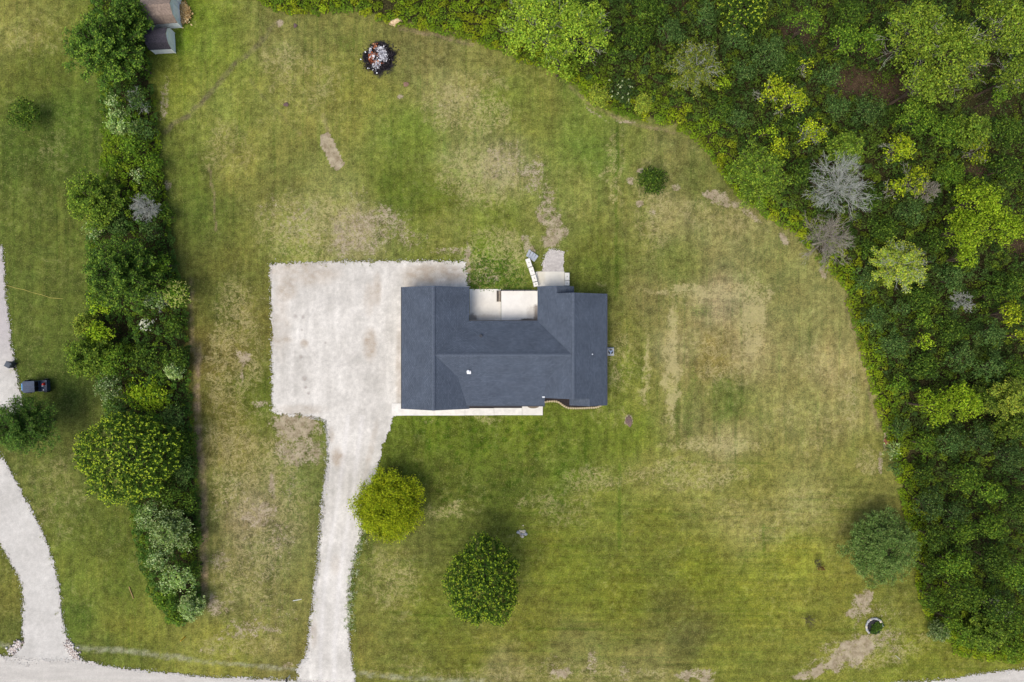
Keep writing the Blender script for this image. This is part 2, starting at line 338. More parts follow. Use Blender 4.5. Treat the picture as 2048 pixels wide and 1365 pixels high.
    V = np.stack([(X - CX) * G, (CY - Y) * G, z], -1).reshape(-1, 3)
    I = np.arange(ny * nx).reshape(ny, nx)
    F = np.stack([I[1:, :-1], I[1:, 1:], I[:-1, 1:], I[:-1, :-1]], -1).reshape(-1, 4)
    me = np_mesh('ground', V, F, col.reshape(-1, 3))
    add_col(me, 'Mask', np.stack([bare, dry, lush], -1).reshape(-1, 3))
    add_col(me, 'Char', np.stack([ch, hor, ch * 0], -1).reshape(-1, 3))
    me.polygons.foreach_set('use_smooth', [True] * len(me.polygons))
    m, t, b = new_mat('turf', 0.95, 0.05); v = objvec(t)
    base = N(t, 'ShaderNodeAttribute', attribute_name='Col').outputs['Color']
    mk = N(t, 'ShaderNodeSeparateColor'); t.links.new(N(t, 'ShaderNodeAttribute', attribute_name='Mask').outputs['Color'], mk.inputs[0])
    cha = N(t, 'ShaderNodeSeparateColor'); t.links.new(N(t, 'ShaderNodeAttribute', attribute_name='Char').outputs['Color'], cha.inputs[0])
    nf = noise(t, 6.0, 5, 0.85, v).outputs[0]; nm = noise(t, 1.3, 5, 0.7, v).outputs[0]; ng = noise(t, 2.6, 6, 0.85, v).outputs[0]
    n4 = noise(t, 3.3, 4, 0.7, N(t, 'ShaderNodeVectorMath', operation='ADD').outputs[0]).outputs[0]
    vv = N(t, 'ShaderNodeVectorMath', operation='ADD'); t.links.new(v, vv.inputs[0]); vv.inputs[1].default_value = (37, 11, 5)
    n4 = noise(t, 3.0, 5, 0.75, vv.outputs[0]).outputs[0]
    g = mth(t, 'ADD', mth(t, 'MULTIPLY', nf, 0.65), mth(t, 'MULTIPLY', nm, 0.35))
    val = rngmap(t, g, 0.35, 0.65, 0.48, 1.56)
    cmb = N(t, 'ShaderNodeCombineColor')
    for i in range(3): t.links.new(val, cmb.inputs[i])
    c = mix(t, 1.0, base, cmb.outputs[0], 'MULTIPLY')
    # mower lines: long thin streaks, north-south or east-west
    def streak(sx_, sy_):
        mp = N(t, 'ShaderNodeMapping'); t.links.new(v, mp.inputs[0]); mp.inputs['Scale'].default_value = (sx_, sy_, 1); mp.inputs['Rotation'].default_value = (0, 0, .02)
        return noise(t, 1.0, 3, .6, mp.outputs[0]).outputs[0]
    ns_ = streak(2.3, .07); ew_ = streak(.07, 2.3)
    sk = mth(t, 'ADD', mth(t, 'MULTIPLY', ns_, mth(t, 'SUBTRACT', 1.0, cha.outputs[1])), mth(t, 'MULTIPLY', ew_, cha.outputs[1]))
    c = mix(t, rngmap(t, sk, .54, .68, 0, .5), c, mix(t, 1.0, c, (.60, .78, .55), 'MULTIPLY'))
    c = mix(t, rngmap(t, sk, .46, .33, 0, .4), c, mix(t, 1.0, c, (1.35, 1.25, 1.35), 'MULTIPLY'))
    # greener and yellower tufts
    c = mix(t, rngmap(t, ng, 0.50, 0.68, 0, .42), c, mix(t, 1.0, c, (0.74, 0.95, 0.70), 'MULTIPLY'))
    c = mix(t, rngmap(t, n4, 0.52, 0.70, 0, .55), c, mix(t, 1.0, c, (1.42, 1.22, 1.35), 'MULTIPLY'))
    # lush
    c = mix(t, mth(t, 'MULTIPLY', rngmap(t, mth(t, 'ADD', mk.outputs[2], mth(t, 'MULTIPLY', mth(t, 'SUBTRACT', ng, .5), 1.6)), 0.25, 0.75), 0.9), c, mix(t, 1.0, c, (.60, .75, .52), 'MULTIPLY'))
    # dry straw
    dm = rngmap(t, mth(t, 'ADD', mk.outputs[1], mth(t, 'MULTIPLY', mth(t, 'SUBTRACT', n4, .5), 2.6)), 0.42, 0.85)
    c = mix(t, mth(t, 'MULTIPLY', dm, 0.5), c, lin((190, 180, 128)) * KL)
    # thin straw speckle everywhere outside
    sp = noise(t, 7.5, 3, 0.7, vv.outputs[0]).outputs[0]
    c = mix(t, rngmap(t, sp, 0.57, 0.70, 0, .42), c, lin((186, 178, 118)) * KL)
    # pale thatch left in wandering veins
    vn = noise(t, 0.75, 7, 0.72, vv.outputs[0]); vn.inputs['Distortion'].default_value = 0.9
    rg_ = mth(t, 'ABSOLUTE', mth(t, 'SUBTRACT', vn.outputs[0], .5))
    vm = mth(t, 'MULTIPLY', rngmap(t, rg_, 0.035, 0.004), rngmap(t, mth(t, 'ADD', mth(t, 'MULTIPLY', mk.outputs[1], 1.1), nm), 0.55, 0.95))
    c = mix(t, mth(t, 'MULTIPLY', vm, .45), c, lin((196, 182, 132)) * KL)
    # bare soil
    nb_ = mth(t, 'ADD', mth(t, 'MULTIPLY', nf, .45), mth(t, 'MULTIPLY', noise(t, 2.0, 6, .8, vv.outputs[0]).outputs[0], .55))
    bm_ = rngmap(t, mth(t, 'ADD', mk.outputs[0], mth(t, 'MULTIPLY', mth(t, 'SUBTRACT', nb_, .5), 4.2)), 0.42, 0.78)
    soil_c = mix(t, rngmap(t, nm, .3, .7), lin((138, 123, 101)), lin((180, 167, 144)))
    c = mix(t, mth(t, 'MULTIPLY', bm_, 0.88), c, soil_c)
    cm = rngmap(t, mth(t, 'ADD', cha.outputs[0], mth(t, 'MULTIPLY', mth(t, 'SUBTRACT', nf, .5), 1.6)), 0.35, 0.7)
    c = mix(t, cm, c, lin((42, 40, 44)))
    t.links.new(c, b.inputs['Base Color']); bump(t, b, nf, 0.7, 0.12)
    tag(link('ground', me, m), kind='structure')

build_ground()

# ------------------------------------------------------------------ gravel sheets on a fine grid with ragged edges
def ragged_sheet(name, polys, cell, z, colour_fn, mat, ragged=1.0, seed=0):
    allp = np.array([p for q in polys for p in q]); x0, y0 = allp.min(0) - 6; x1, y1 = allp.max(0) + 6
    gx = np.arange(x0, x1, cell); gy = np.arange(y0, y1, cell)
    X, Y = np.meshgrid(gx, gy)
    cx = X[:-1, :-1] + cell / 2; cy = Y[:-1, :-1] + cell / 2
    qx = cx + ragged * (12 * (fbm(cx / 11, cy / 11, seed) - .5) + 6 * (fbm(cx / 3.1, cy / 3.1, seed + 5, 2) - .5))
    qy = cy + ragged * (12 * (fbm(cx / 11, cy / 11, seed + 1) - .5) + 6 * (fbm(cx / 3.1, cy / 3.1, seed + 6, 2) - .5))
    keep = np.zeros(cx.shape, bool)
    for q in polys: keep |= in_poly(qx, qy, q)
    I = np.arange(X.size).reshape(X.shape)
    F = np.stack([I[1:, :-1], I[1:, 1:], I[:-1, 1:], I[:-1, :-1]], -1)[keep]
    used, inv = np.unique(F.ravel(), return_inverse=True)
    xs = X.ravel()[used]; ys = Y.ravel()[used]
    col = colour_fn(xs, ys)
    xs2 = xs + cell * .7 * (vnoise(xs * 3.1, ys * 3.1, seed + 2) - .5); ys2 = ys + cell * .7 * (vnoise(xs * 3.1, ys * 3.1, seed + 3) - .5)
    V = np.stack([(xs2 - CX) * G, (CY - ys2) * G, np.full(xs.shape, z)], -1)
    me = np_mesh(name, V, inv.reshape(-1, 4), col)
    me.polygons.foreach_set('use_smooth', [True] * len(me.polygons))
    return tag(link(name, me, mat), kind='structure')

GRAVEL = attr_material('gravel', 0.95, 8.0, 0.84, 1.10, 0.6, 1.6)
PAD = [(541, 529), (600, 527), (700, 524), (800, 523), (932, 524), (936, 585), (936, 640), (830, 700), (830, 812), (784, 835), (778, 860), (765, 890), (756, 925), (750, 960), (742, 990), (728, 1030), (720, 1080), (708, 1120), (700, 1160), (697, 1220), (698, 1280), (704, 1325), (715, 1400), (592, 1400), (596, 1335), (612, 1318), (616, 1290), (622, 1240), (626, 1200), (634, 1150), (640, 1080), (644, 1030), (648, 985), (655, 940), (656, 890), (652, 842), (640, 838), (620, 834), (598, 828), (585, 832), (570, 826), (545, 823), (543, 700), (546, 650), (541, 600)]

def pad_col(x, y):
    c = np.ones((len(x), 3)) * np.array([212, 208, 199.0])
    c += ((fbm(x / 40, y / 40, 100) - .5) * 52)[:, None] + ((fbm(x / 9, y / 60, 110) - .5) * 30)[:, None] + ((fbm(x / 5, y / 5, 115) - .5) * 30)[:, None]
    br = np.array([176, 162, 144.0])
    def st(k):
        nonlocal c
        k = np.clip(k, 0, 1)[:, None]; c = c * (1 - k) + br * k
    n = fbm(x / 12, y / 8, 120)
    for e in [(605, 545, 70, 26, 0, .6), (740, 690, 13, 30, 0, .75), (738, 600, 10, 30, 0, .5), (755, 580, 8, 30, 0, .5), (870, 548, 60, 20, 0, .75), (573, 580, 20, 20, 0, .6), (800, 740, 8, 90, 0, .5), (560, 650, 20, 60, 0, .35), (675, 915, 12, 20, 0, .8), (663, 870, 6, 14, 0, .5), (609, 688, 8, 8, 0, .7), (820, 570, 14, 30, 0, .5), (560, 680, 24, 6, 0, .5), (742, 900, 6, 60, 12, .35), (672, 1130, 10, 20, 0, .35), (628, 1265, 6, 30, 0, .5), (600, 820, 50, 10, 0, .4)]:
        st(ell(x, y, *e) * (n * 1.6 - .1))
    for cx, cy, r in [(591, 633, 4), (606, 634, 3.5), (602, 714, 3.5), (651, 686, 2), (604, 660, 2), (609, 757, 5), (617, 787, 3), (612, 775, 3)]:
        k = np.clip(ell(x, y, cx, cy, r, r, 0, .35), 0, 1)[:, None]; c = c * (1 - k) + np.array([130, 118, 110.]) * k
    d = np.hypot(x - 667, y - 665)                           # turning circle left by tyres
    for R in (68, 58):
        k = (np.exp(-((d - R) / 1.8) ** 2) * .10 * ((x < 720) | (y < 640)))[:, None]; c = c * (1 - k) + np.array([160, 155, 155.]) * k
    for off in (-14, 14):                                    # faint wheel tracks down the drive
        cxr = np.interp(y, [840, 1000, 1150, 1300], [710, 690, 665, 655]) + off
        k = (np.exp(-((x - cxr) / 5) ** 2) * (y > 830) * .35)[:, None]; c = c * (1 - k) + np.array([236, 233, 230.]) * k
    return lin(np.clip(c, 0, 255)) * 0.84
ragged_sheet('driveway', [PAD], 2.0, 0.022, pad_col, GRAVEL, 1.0, 200)

ROADP = [(-200, 1308), (0, 1311), (60, 1320), (160, 1322), (230, 1336), (400, 1354), (590, 1361), (760, 1372), (1000, 1384), (1500, 1381), (1800, 1366), (1890, 1361), (1960, 1348), (2048, 1340), (2250, 1330), (2250, 1450), (-200, 1450)]
NDRIVE = [(-200, 490), (4, 492), (9, 560), (17, 640), (24, 700), (33, 750), (45, 798), (45, 830), (-10, 850), (-10, 900), (10, 925), (32, 965), (62, 1020), (87, 1070), (106, 1120), (118, 1170), (122, 1220), (131, 1265), (146, 1297), (165, 1325), (60, 1330), (10, 1320), (38, 1300), (46, 1280), (47, 1190), (38, 1155), (20, 1120), (0, 1088), (-200, 960)]
def nd_col(x, y):
    c = np.ones((len(x), 3)) * np.array([204, 201, 194.0]); c += ((fbm(x / 30, y / 30, 300) - .5) * 30)[:, None] + ((fbm(x / 5, y / 5, 310) - .5) * 22)[:, None]
    k = sstep(760, 640, y)[:, None]; c = c * (1 - k * .7) + np.array([160, 154, 154.]) * k * .8
    return lin(np.clip(c, 0, 255)) * 0.84
def rd_col(x, y):
    c = np.ones((len(x), 3)) * np.array([200, 196, 188.0]); c += ((fbm(x / 60, y / 6, 320) - .5) * 26)[:, None]
    return lin(np.clip(c, 0, 255)) * 0.84
ragged_sheet('neighbour_drive', [NDRIVE], 2.4, 0.018, nd_col, GRAVEL, .8, 330)
ragged_sheet('road', [ROADP], 2.6, 0.026, rd_col, GRAVEL, .7, 340)
def patch_col(x, y):
    c = np.ones((len(x), 3)) * np.array([196, 190, 184.0]); c += ((fbm(x / 4, y / 4, 350) - .5) * 50)[:, None]
    return lin(np.clip(c, 0, 255)) * 0.84
ragged_sheet('gravel_path', [[(1086, 548), (1086, 520), (1094, 506), (1100, 498), (1113, 502), (1128, 504), (1129, 548)]], 1.4, 0.016, patch_col, GRAVEL, .7, 360)

# ------------------------------------------------------------------ concrete
CONC = plain('concrete_pale', (220, 217, 209), 0.85, 0.06, 1.5, bmp=0.05)
CONC_B = plain('concrete_block', (224, 222, 212), 0.85, 0.05, 3, bmp=0.2)
CONC_G = plain('concrete_grey', (165, 172, 180), 0.85, 0.06, 3, bmp=0.2)
DARK = plain('dark_metal', (38, 38, 40), 0.5, 0.1, 8)
WHITE = plain('white_plastic', (235, 238, 240), 0.45, 0.02, 8, bmp=0)
MULCH = plain('mulch_dark', (52, 46, 46), 0.95, 0.35, 14, bmp=0.8)

def slab(name, px0, py0, px1, py1, z0, z1, mat, joints=(), parent=None, poly=None):
    a = P(px0, py0); b = P(px1, py1)
    mb = MB()
    xs = [a[0]] + [P(j, 0)[0] for k, j in joints if k == 'x'] + [b[0]]
    ys = [a[1]] + [P(0, j)[1] for k, j in joints if k == 'y'] + [b[1]]
    g = 0.035
    for i in range(len(xs) - 1):
        for j in range(len(ys) - 1):
            mb.box(((xs[i] + xs[i + 1]) / 2, (ys[j] + ys[j + 1]) / 2, (z0 + z1) / 2), (xs[i + 1] - xs[i] - g, abs(ys[j + 1] - ys[j]) - g, z1 - z0))
    mb.box(((a[0] + b[0]) / 2, (a[1] + b[1]) / 2, (z0 + z1) / 2 - .012), (abs(b[0] - a[0]) - .03, abs(b[1] - a[1]) - .03, z1 - z0))
    return mb.build(name, mat, parent, bevel=0.006)

def stained_concrete(name, base, spots):
    """pale slab with brown water stains at given places (x, y, rx, ry) metres"""
    m, t, b = new_mat(name, 0.85, 0.2); v = objvec(t); nz = noise(t, 1.6, 5, .7, v)
    col = mix(t, rngmap(t, nz.outputs[0], .3, .7), lin(base) * .95, lin(base) * 1.04)
    sx = N(t, 'ShaderNodeSeparateXYZ'); t.links.new(v, sx.inputs[0])
    for x, y, rx, ry, s, cc in spots:
        u = mth(t, 'DIVIDE', mth(t, 'SUBTRACT', sx.outputs[0], x), rx); w_ = mth(t, 'DIVIDE', mth(t, 'SUBTRACT', sx.outputs[1], y), ry)
        d = mth(t, 'SQRT', mth(t, 'ADD', mth(t, 'MULTIPLY', u, u), mth(t, 'MULTIPLY', w_, w_)))
        d = mth(t, 'ADD', d, mth(t, 'MULTIPLY', mth(t, 'SUBTRACT', nz.outputs[0], .5), 1.4))
        col = mix(t, mth(t, 'MULTIPLY', rngmap(t, d, 1.15, 0.45), s), col, lin(cc))
    t.links.new(col, b.inputs['Base Color']); return m

def px_spots(*L):
    return [(P(x, y)[0], P(x, y)[1], rx * G, ry * G, s, c) for x, y, rx, ry, s, c in L]
ML = stained_concrete('patio_concrete', (220, 216, 206), px_spots((944, 640, 14, 14, .6, (120, 100, 84)), (975, 635, 30, 7, .3, (160, 145, 125)), (985, 608, 22, 26, .12, (200, 190, 172)), (955, 600, 16, 20, .15, (190, 180, 165))))
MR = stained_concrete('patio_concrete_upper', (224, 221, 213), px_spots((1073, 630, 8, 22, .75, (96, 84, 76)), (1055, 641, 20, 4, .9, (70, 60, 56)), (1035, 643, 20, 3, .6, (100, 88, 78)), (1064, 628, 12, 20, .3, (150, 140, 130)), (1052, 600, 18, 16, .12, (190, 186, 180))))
o = slab('lower_patio', 939, 578.5, 1002, 654, -0.1, 0.10, ML, [('x', 968), ('y', 613)]); tag(o, kind='structure')
o = slab('upper_patio', 1002.3, 580.5, 1083, 654, -0.1, 0.42, MR, [('x', 1041), ('y', 613)]); tag(o, kind='structure')
o = slab('back_pad', 1074.5, 543.3, 1129, 590, -0.1, 0.06, stained_concrete('pad_concrete', (214, 210, 198), px_spots((1082, 552, 12, 18, .3, (190, 180, 150)))), [('x', 1101)]); tag(o, kind='structure')
mw = MB().prism([P(1070, 556)[:2], P(1074.4, 572)[:2], P(1074.4, 543.5)[:2], P(1071, 545)[:2]], -.1, .058).build('back_pad_corner', CONC); tag(mw, kind='structure')
# front walk: wide end by the drive, long strip, wider entry pad
mw = MB()
for a, b, c, d in [(783.5, 807, 804.4, 831.6), (804.6, 817.6, 868, 831.4), (868.2, 817.3, 930, 831.3), (930.2, 816.8, 988, 831), (988.2, 816.3, 1044, 830.6)]:
    p = P(a, b); q = P(c, d); mw.box(((p[0] + q[0]) / 2, (p[1] + q[1]) / 2, 0.02), (q[0] - p[0] - .01, p[1] - q[1], 0.16))
tag(mw.build('front_walk', CONC, bevel=.005), kind='structure')
tag(MB().box((*[(P(1044.3, 0)[0] + P(1085.5, 0)[0]) / 2, (P(0, 808)[1] + P(0, 830.6)[1]) / 2], 0.03), (P(1085.5, 0)[0] - P(1044.3, 0)[0], 22.6 * G, 0.2)).build('entry_walk', plain('entry_concrete', (214, 211, 202), .85, .04, 2, bmp=.05), bevel=.005), kind='structure')
tag(MB().box(((P(804.6, 0)[0] + P(1044, 0)[0]) / 2, (P(0, 806)[1] + P(0, 816)[1]) / 2 - .04, 0.0), (239 * G, 10 * G, 0.1)).build('mulch_bed', MULCH), kind='structure')
BEDP = [(1089, 793), (1089, 804), (1096, 802.5), (1112, 802.5), (1119, 804.5), (1127, 811), (1136, 815.3), (1150, 816), (1170, 815.6), (1190, 814.6), (1200, 811.5), (1200, 793)]
tag(MB().prism([P(x, y)[:2] for x, y in BEDP], -.05, .05).build('mulch_bed', MULCH), kind='structure')
# scalloped edging stones along the bed
EDGE = [(1090.5, 804.5), (1097, 803), (1112, 803), (1119, 805.5), (1127, 812), (1136, 816.2), (1150, 817), (1170, 816.6), (1190, 815.6), (1197, 814), (1201, 811.5)]
def resample(pts, step):
    out = [pts[0]]; acc = 0
    for (x0, y0), (x1, y1) in zip(pts[:-1], pts[1:]):
        L = math.hypot(x1 - x0, y1 - y0); t = step - acc
        while t <= L: out.append((x0 + (x1 - x0) * t / L, y0 + (y1 - y0) * t / L)); t += step
        acc = (acc + L) % step if L else acc
    return out
STONE = plain('edging_stone', (196, 180, 146), .9, .12, 10, bmp=.4)
pm = blob_mesh('edging_stone', .15, 3, 2, (1, .8, .8), .08); pm.materials.append(STONE)
for i, (x, y) in enumerate(resample(EDGE, 4.6)):
    o = bpy.data.objects.new('edging_stone', pm); COL.objects.link(o); o.location = P(x, y, .06); o.rotation_euler = (0, 0, i * .4)
    tag(o, 'small tan edging stone in the wavy row round the dark flower bed', 'edging stone', 'edging stones of the flower bed')

# ------------------------------------------------------------------ house
ZE = 2.7; PITCH = 0.5; KE = G * (H - ZE) / H
ex = lambda px: (px - CX) * KE
ey = lambda py: (CY - py) * KE

def shingle_material():
    m, t, b = new_mat('shingles', 0.85, 0.25)
    uv = N(t, 'ShaderNodeTexCoord').outputs['UV']
    br = N(t, 'ShaderNodeTexBrick'); t.links.new(uv, br.inputs['Vector'])
    br.inputs['Scale'].default_value = 1.0; br.inputs['Brick Width'].default_value = 0.33; br.inputs['Row Height'].default_value = 0.145
    br.inputs['Mortar Size'].default_value = 0.012; br.inputs['Bias'].default_value = 0.0
    br.inputs['Color1'].default_value = (*lin((84, 93, 106)), 1); br.inputs['Color2'].default_value = (*lin((72, 81, 94)), 1); br.inputs['Mortar'].default_value = (*lin((50, 57, 68)), 1)
    n = noise(t, 9, 4, .75, uv); n2 = noise(t, 0.5, 3, .5, uv)
    g = rngmap(t, mth(t, 'ADD', mth(t, 'MULTIPLY', n.outputs[0], .75), mth(t, 'MULTIPLY', n2.outputs[0], .25)), .32, .68, .66, 1.32)
    cb = N(t, 'ShaderNodeCombineColor')
    for i in range(3): t.links.new(g, cb.inputs[i])
    c = mix(t, 1.0, br.outputs['Color'], cb.outputs[0], 'MULTIPLY'); t.links.new(c, b.inputs['Base Color'])
    bump(t, b, br.outputs['Fac'], .25, -.01)
    return m
SHINGLE = shingle_material()
CAPM = plain('ridge_shingles', (82, 91, 104), .85, .14, 6, bmp=.2)
WALLM = plain('siding_light_grey', (196, 198, 200), .7, .03, 3, bmp=.05)
TRIM = plain('trim_white', (230, 232, 232), .5, .02, 4, bmp=0)
GLASS = plain('window_glass', (40, 48, 58), .12, .1, 1, spec=.6, bmp=0)
FASC = plain('fascia_dark', (52, 56, 64), .5, .05, 4, bmp=0)

house = thing('house', 'long single storey ranch house with blue grey shingle roof and a rear courtyard', 'house', (0, 0, 0))

def roof(name, prof, axis_, a0, a1, soffit):
    """prof: list of (across, z) from one eave over the ridge to the other; extruded from a0 to a1 along axis_"""
    me = bpy.data.meshes.new(name); V = []; F = []; UV = []
    def pt(c, a, z): return (c, a, z) if axis_ == 'y' else (a, c, z)
    n = len(prof)
    for a in (a0, a1):
        for c, z in prof: V.append(pt(c, a, z))
    for a in (a0, a1):
        V.append(pt(prof[0][0], a, soffit)); V.append(pt(prof[-1][0], a, soffit))
    s = 0
    for i in range(n - 1):
        L = math.hypot(prof[i + 1][0] - prof[i][0], prof[i + 1][1] - prof[i][1])
        F.append((i, i + 1, n + i + 1, n + i)); UV.append([(a0, s), (a0, s + L), (a1, s + L), (a1, s)]); s += L
    F.append((0, n, 2 * n + 2, 2 * n)); UV.append([(0, 0)] * 4)
    F.append((n - 1, 2 * n + 1, 2 * n + 3, 2 * n - 1)); UV.append([(0, 0)] * 4)
    F.append((2 * n, 2 * n + 2, 2 * n + 3, 2 * n + 1)); UV.append([(0, 0)] * 4)
    F.append(tuple(range(n)) + (2 * n + 1, 2 * n)); UV.append([(0, 0)] * (n + 2))
    F.append(tuple(range(n, 2 * n)) + (2 * n + 3, 2 * n + 2)); UV.append([(0, 0)] * (n + 2))
    me.from_pydata(V, [], F); me.update()
    ul = me.uv_layers.new(name='UVMap'); k = 0
    for p, u in zip(me.polygons, UV):
        for q in u: ul.data[k].uv = q; k += 1
    me.materials.append(SHINGLE); me.materials.append(FASC)
    for p in me.polygons[n - 1:]: p.material_index = 1
    import bmesh
    bm = bmesh.new(); bm.from_mesh(me); bmesh.ops.recalc_face_normals(bm, faces=bm.faces); bm.to_mesh(me); bm.free()
    return link(name, me, None, house)

def gable(xl, xr, y0, y1, name='roof', soff=0.0):
    xm = (xl + xr) / 2; zr = ZE + (xr - xl) / 2 * PITCH
    return roof(name, [(xl, ZE), (xm, zr), (xr, ZE)], 'y', y0, y1, ZE - .16 - soff), xm, zr

def cap(parent, a, b, wd=.34, drop=.42):
    """ridge shingle strip: a shallow inverted V along a->b"""
    a = Vector(a); b = Vector(b); d = (b - a).normalized(); s = Vector((-d.y, d.x, 0)); mb = MB()
    L = (b - a).length; n = max(2, int(L / .45))
    for i in range(n):
        p = a + d * L * i / n; q = a + d * (L * (i + 1) / n - .012); up = Vector((0, 0, .07)); dn = Vector((0, 0, .07 - wd / 2 * drop)); tk = Vector((0, 0, -.03))
        e = Vector((0, 0, .012))
        vs = [p + dn - s * wd / 2, p + up, p + dn + s * wd / 2, q + dn + e - s * wd / 2, q + up + e, q + dn + e + s * wd / 2]
        vs += [v + tk for v in vs]
        mb.add(vs, [(0, 3, 4, 1), (1, 4, 5, 2), (6, 7, 10, 9), (7, 8, 11, 10), (0, 1, 7, 6), (1, 2, 8, 7), (3, 9, 10, 4), (4, 10, 11, 5), (0, 6, 9, 3), (2, 5, 11, 8)])
    return mb.build('ridge_cap', CAPM, parent)

XL, XR = ex(803.5), ex(938.5); YT, YB = ey(574.5), ey(818.2)
rw, xm1, zr1 = gable(XL, XR, YB, YT); cap(rw, (xm1, YB, zr1), (xm1, YT, zr1))
EL, ER = ex(1075), ex(1213.3)
re, xm2, zr2 = gable(EL, ER, ey(796), ey(588), soff=.004); cap(re, (xm2, ey(796), zr2), (xm2, ey(588), zr2))
# small north bump gable and small south bump gable
BN = ex(1148); rb, xb, zb = gable(EL, BN, ey(588) + .002, ey(573.2), soff=.008)
# its ridge runs back into the big west slope: a wedge lying on it
cap(rb, (xb, ey(588), zb), (xb, ey(573.2), zb), .24)
BS = ex(1139); rs, xs_, zs = gable(BS, ER, ey(811.2), ey(796) - .002, soff=.012)
cap(rs, (xs_, ey(811.2), zs), (xs_, ey(796), zs), .24)
# main east-west roof, north slope steep, south slope breaking to a shallow porch pitch
yn, yr_, ys_ = ey(642.3), None, ey(811.5)
run = 68 * KE * .985; yr_ = yn - run; zr = ZE + run * PITCH - .03
yb = yr_ - 44 * KE; zbk = zr - 44 * KE * PITCH; zs_e = 2.84
prof = [(yn, ZE + .01), (yr_, zr), (yb, zbk), (ys_, zs_e)]
rm = roof('roof', prof, 'x', xm1, ex(1089.3), ZE - .18)
prof2 = [(yn, ZE + .01), (yr_, zr), (yb, zbk), (ey(794.5), zbk + (zs_e - zbk) * (ey(794.5) - yb) / (ys_ - yb))]
rm2 = roof('roof', prof2, 'x', ex(1089.3) + .001, xm2, ZE - .19)
cap(rm, (xm1 + .45, yr_, zr), (ex(1140), yr_, zr), .30)
# roof vents
def zmain(y): return np.interp(-y, [-yn, -yr_, -yb, -ys_], [ZE, zr, zbk, zs_e])
def on_roof(px, py, z): return P(px, py, z)
v1 = P(936, 744, 4.45)
mb = MB().tube((v1[0], v1[1], zmain(v1[1]) - .05), (v1[0], v1[1], zmain(v1[1]) + .30), .13, .13, 16)
mb.tube((v1[0], v1[1], zmain(v1[1]) + .30), (v1[0], v1[1], zmain(v1[1]) + .42), .20, .12, 16); mb.box((v1[0] + .06, v1[1] - .1, zmain(v1[1]) + .02), (.46, .36, .05))
mb.build('roof_vent', WHITE, house)
v1 = P(961.5, 672, 4.1)
MB().tube((v1[0], v1[1], zmain(v1[1]) - .05), (v1[0], v1[1], zmain(v1[1]) + .2), .18, .16, 16).build('roof_vent', FASC, house)
v1 = P(1185, 709, 3.8); z_ = ZE + (ER - v1[0]) * PITCH
MB().tube((v1[0], v1[1], z_ - .05), (v1[0], v1[1], z_ + .35), .05, .05, 10).build('vent_pipe', WHITE, house)
v1 = P(1087, 794.6, 3.1); MB().box((v1[0], v1[1], 3.08), (.30, .11, .10)).build('downspout', WHITE, house)
# gutters
def gut(x0, y0, x1, y1, z):
    return MB().box(((x0 + x1) / 2, (y0 + y1) / 2, z - .07), (abs(x1 - x0) + .09 if abs(x1 - x0) > .1 else .1, abs(y1 - y0) if abs(y1 - y0) > .1 else .1, .11)).build('gutter', FASC, house)
gut(XL - .052, YB, XL - .052, YT, ZE); gut(ER + .052, ey(811.2), ER + .052, ey(588), ZE); gut(ex(926), ys_ - .052, ex(1089), ys_ - .052, zs_e)
gut(XR, yn + .052, EL, yn + .052, ZE - .03)
# walls: one for each wing
IN = .45
def wall(x0, y0, x1, y1, h=2.55):
    return MB().box(((x0 + x1) / 2, (y0 + y1) / 2, h / 2 - .1), (abs(x1 - x0), abs(y1 - y0), h + .2)).build('wall', WALLM, house)
wall(XL + IN, YB + .3, XR - IN, YT - .3); wall(XR - IN + .003, yn - IN, EL + IN - .003, ey(785)); wall(EL + IN, ey(789), ER - IN, ey(592), 2.548)
wall(EL + IN + .01, ey(591.9), BN - IN, ey(578), 2.546); wall(BS + IN, ey(808), ER - IN - .01, ey(789.1), 2.546)
# gable infill
def infill(xm, hw, y, d, zt):
    MB().add([(xm - hw, y, 2.5), (xm + hw, y, 2.5), (xm, y, zt), (xm - hw, y + d, 2.5), (xm + hw, y + d, 2.5), (xm, y + d, zt)], [(0, 1, 2), (3, 5, 4), (0, 3, 4, 1), (1, 4, 5, 2), (2, 5, 3, 0)]).build('gable_wall', WALLM, house)
def opening(name, c, wd, ht, nrm, mat=GLASS):
    """window or door with frame and panes set in a wall; nrm 'x' or 'y' with sign"""
    ax, s = nrm; d = .05
    def dims(a, b, t): return (t, a, b) if ax == 'x' else (a, t, b)
    off = (s * .03, 0, 0) if ax == 'x' else (0, s * .03, 0)
    p = MB().box((c[0] + off[0], c[1] + off[1], c[2]), dims(wd + .16, ht + .16, .06)).build(name, TRIM, house)
    MB().box((c[0] + off[0] * 1.7, c[1] + off[1] * 1.7, c[2]), dims(wd, ht, .06)).build('pane' if name == 'window' else 'panel', mat, p)
for px in (640, 0): pass
for py in (620, 690): opening('garage_door', (XL + IN, ey(py), 1.12), 2.7, 2.2, ('x', -1), TRIM)
opening('door', (XL + IN, ey(745), 1.05), .95, 2.05, ('x', -1), FASC)
for px in (835, 905): opening('window', (ex(px), YB + .3, 1.55), 1.5, 1.2, ('y', -1))
for px in (955, 990, 1035): opening('window', (ex(px), ey(785), 1.5), 1.4, 1.3, ('y', -1))
opening('door', (ex(1067), ey(785), 1.05), .95, 2.05, ('y', -1), plain('front_door_dark', (60, 44, 40), .5, .1, 3))
opening('window', (ex(1185), ey(808), 1.5), 1.5, 1.3, ('y', -1))
for px in (962, 1035): opening('window', (ex(px), yn - IN, 1.4), 1.8, 1.9, ('y', 1))
for py in (640, 740): opening('window', (ER - IN, ey(py), 1.5), 1.4, 1.2, ('x', 1))
opening('window', (ex(905), YT - .3, 1.5), 1.3, 1.2, ('y', 1)); opening('window', (ex(1112), ey(578), 1.5), 1.3, 1.2, ('y', 1))
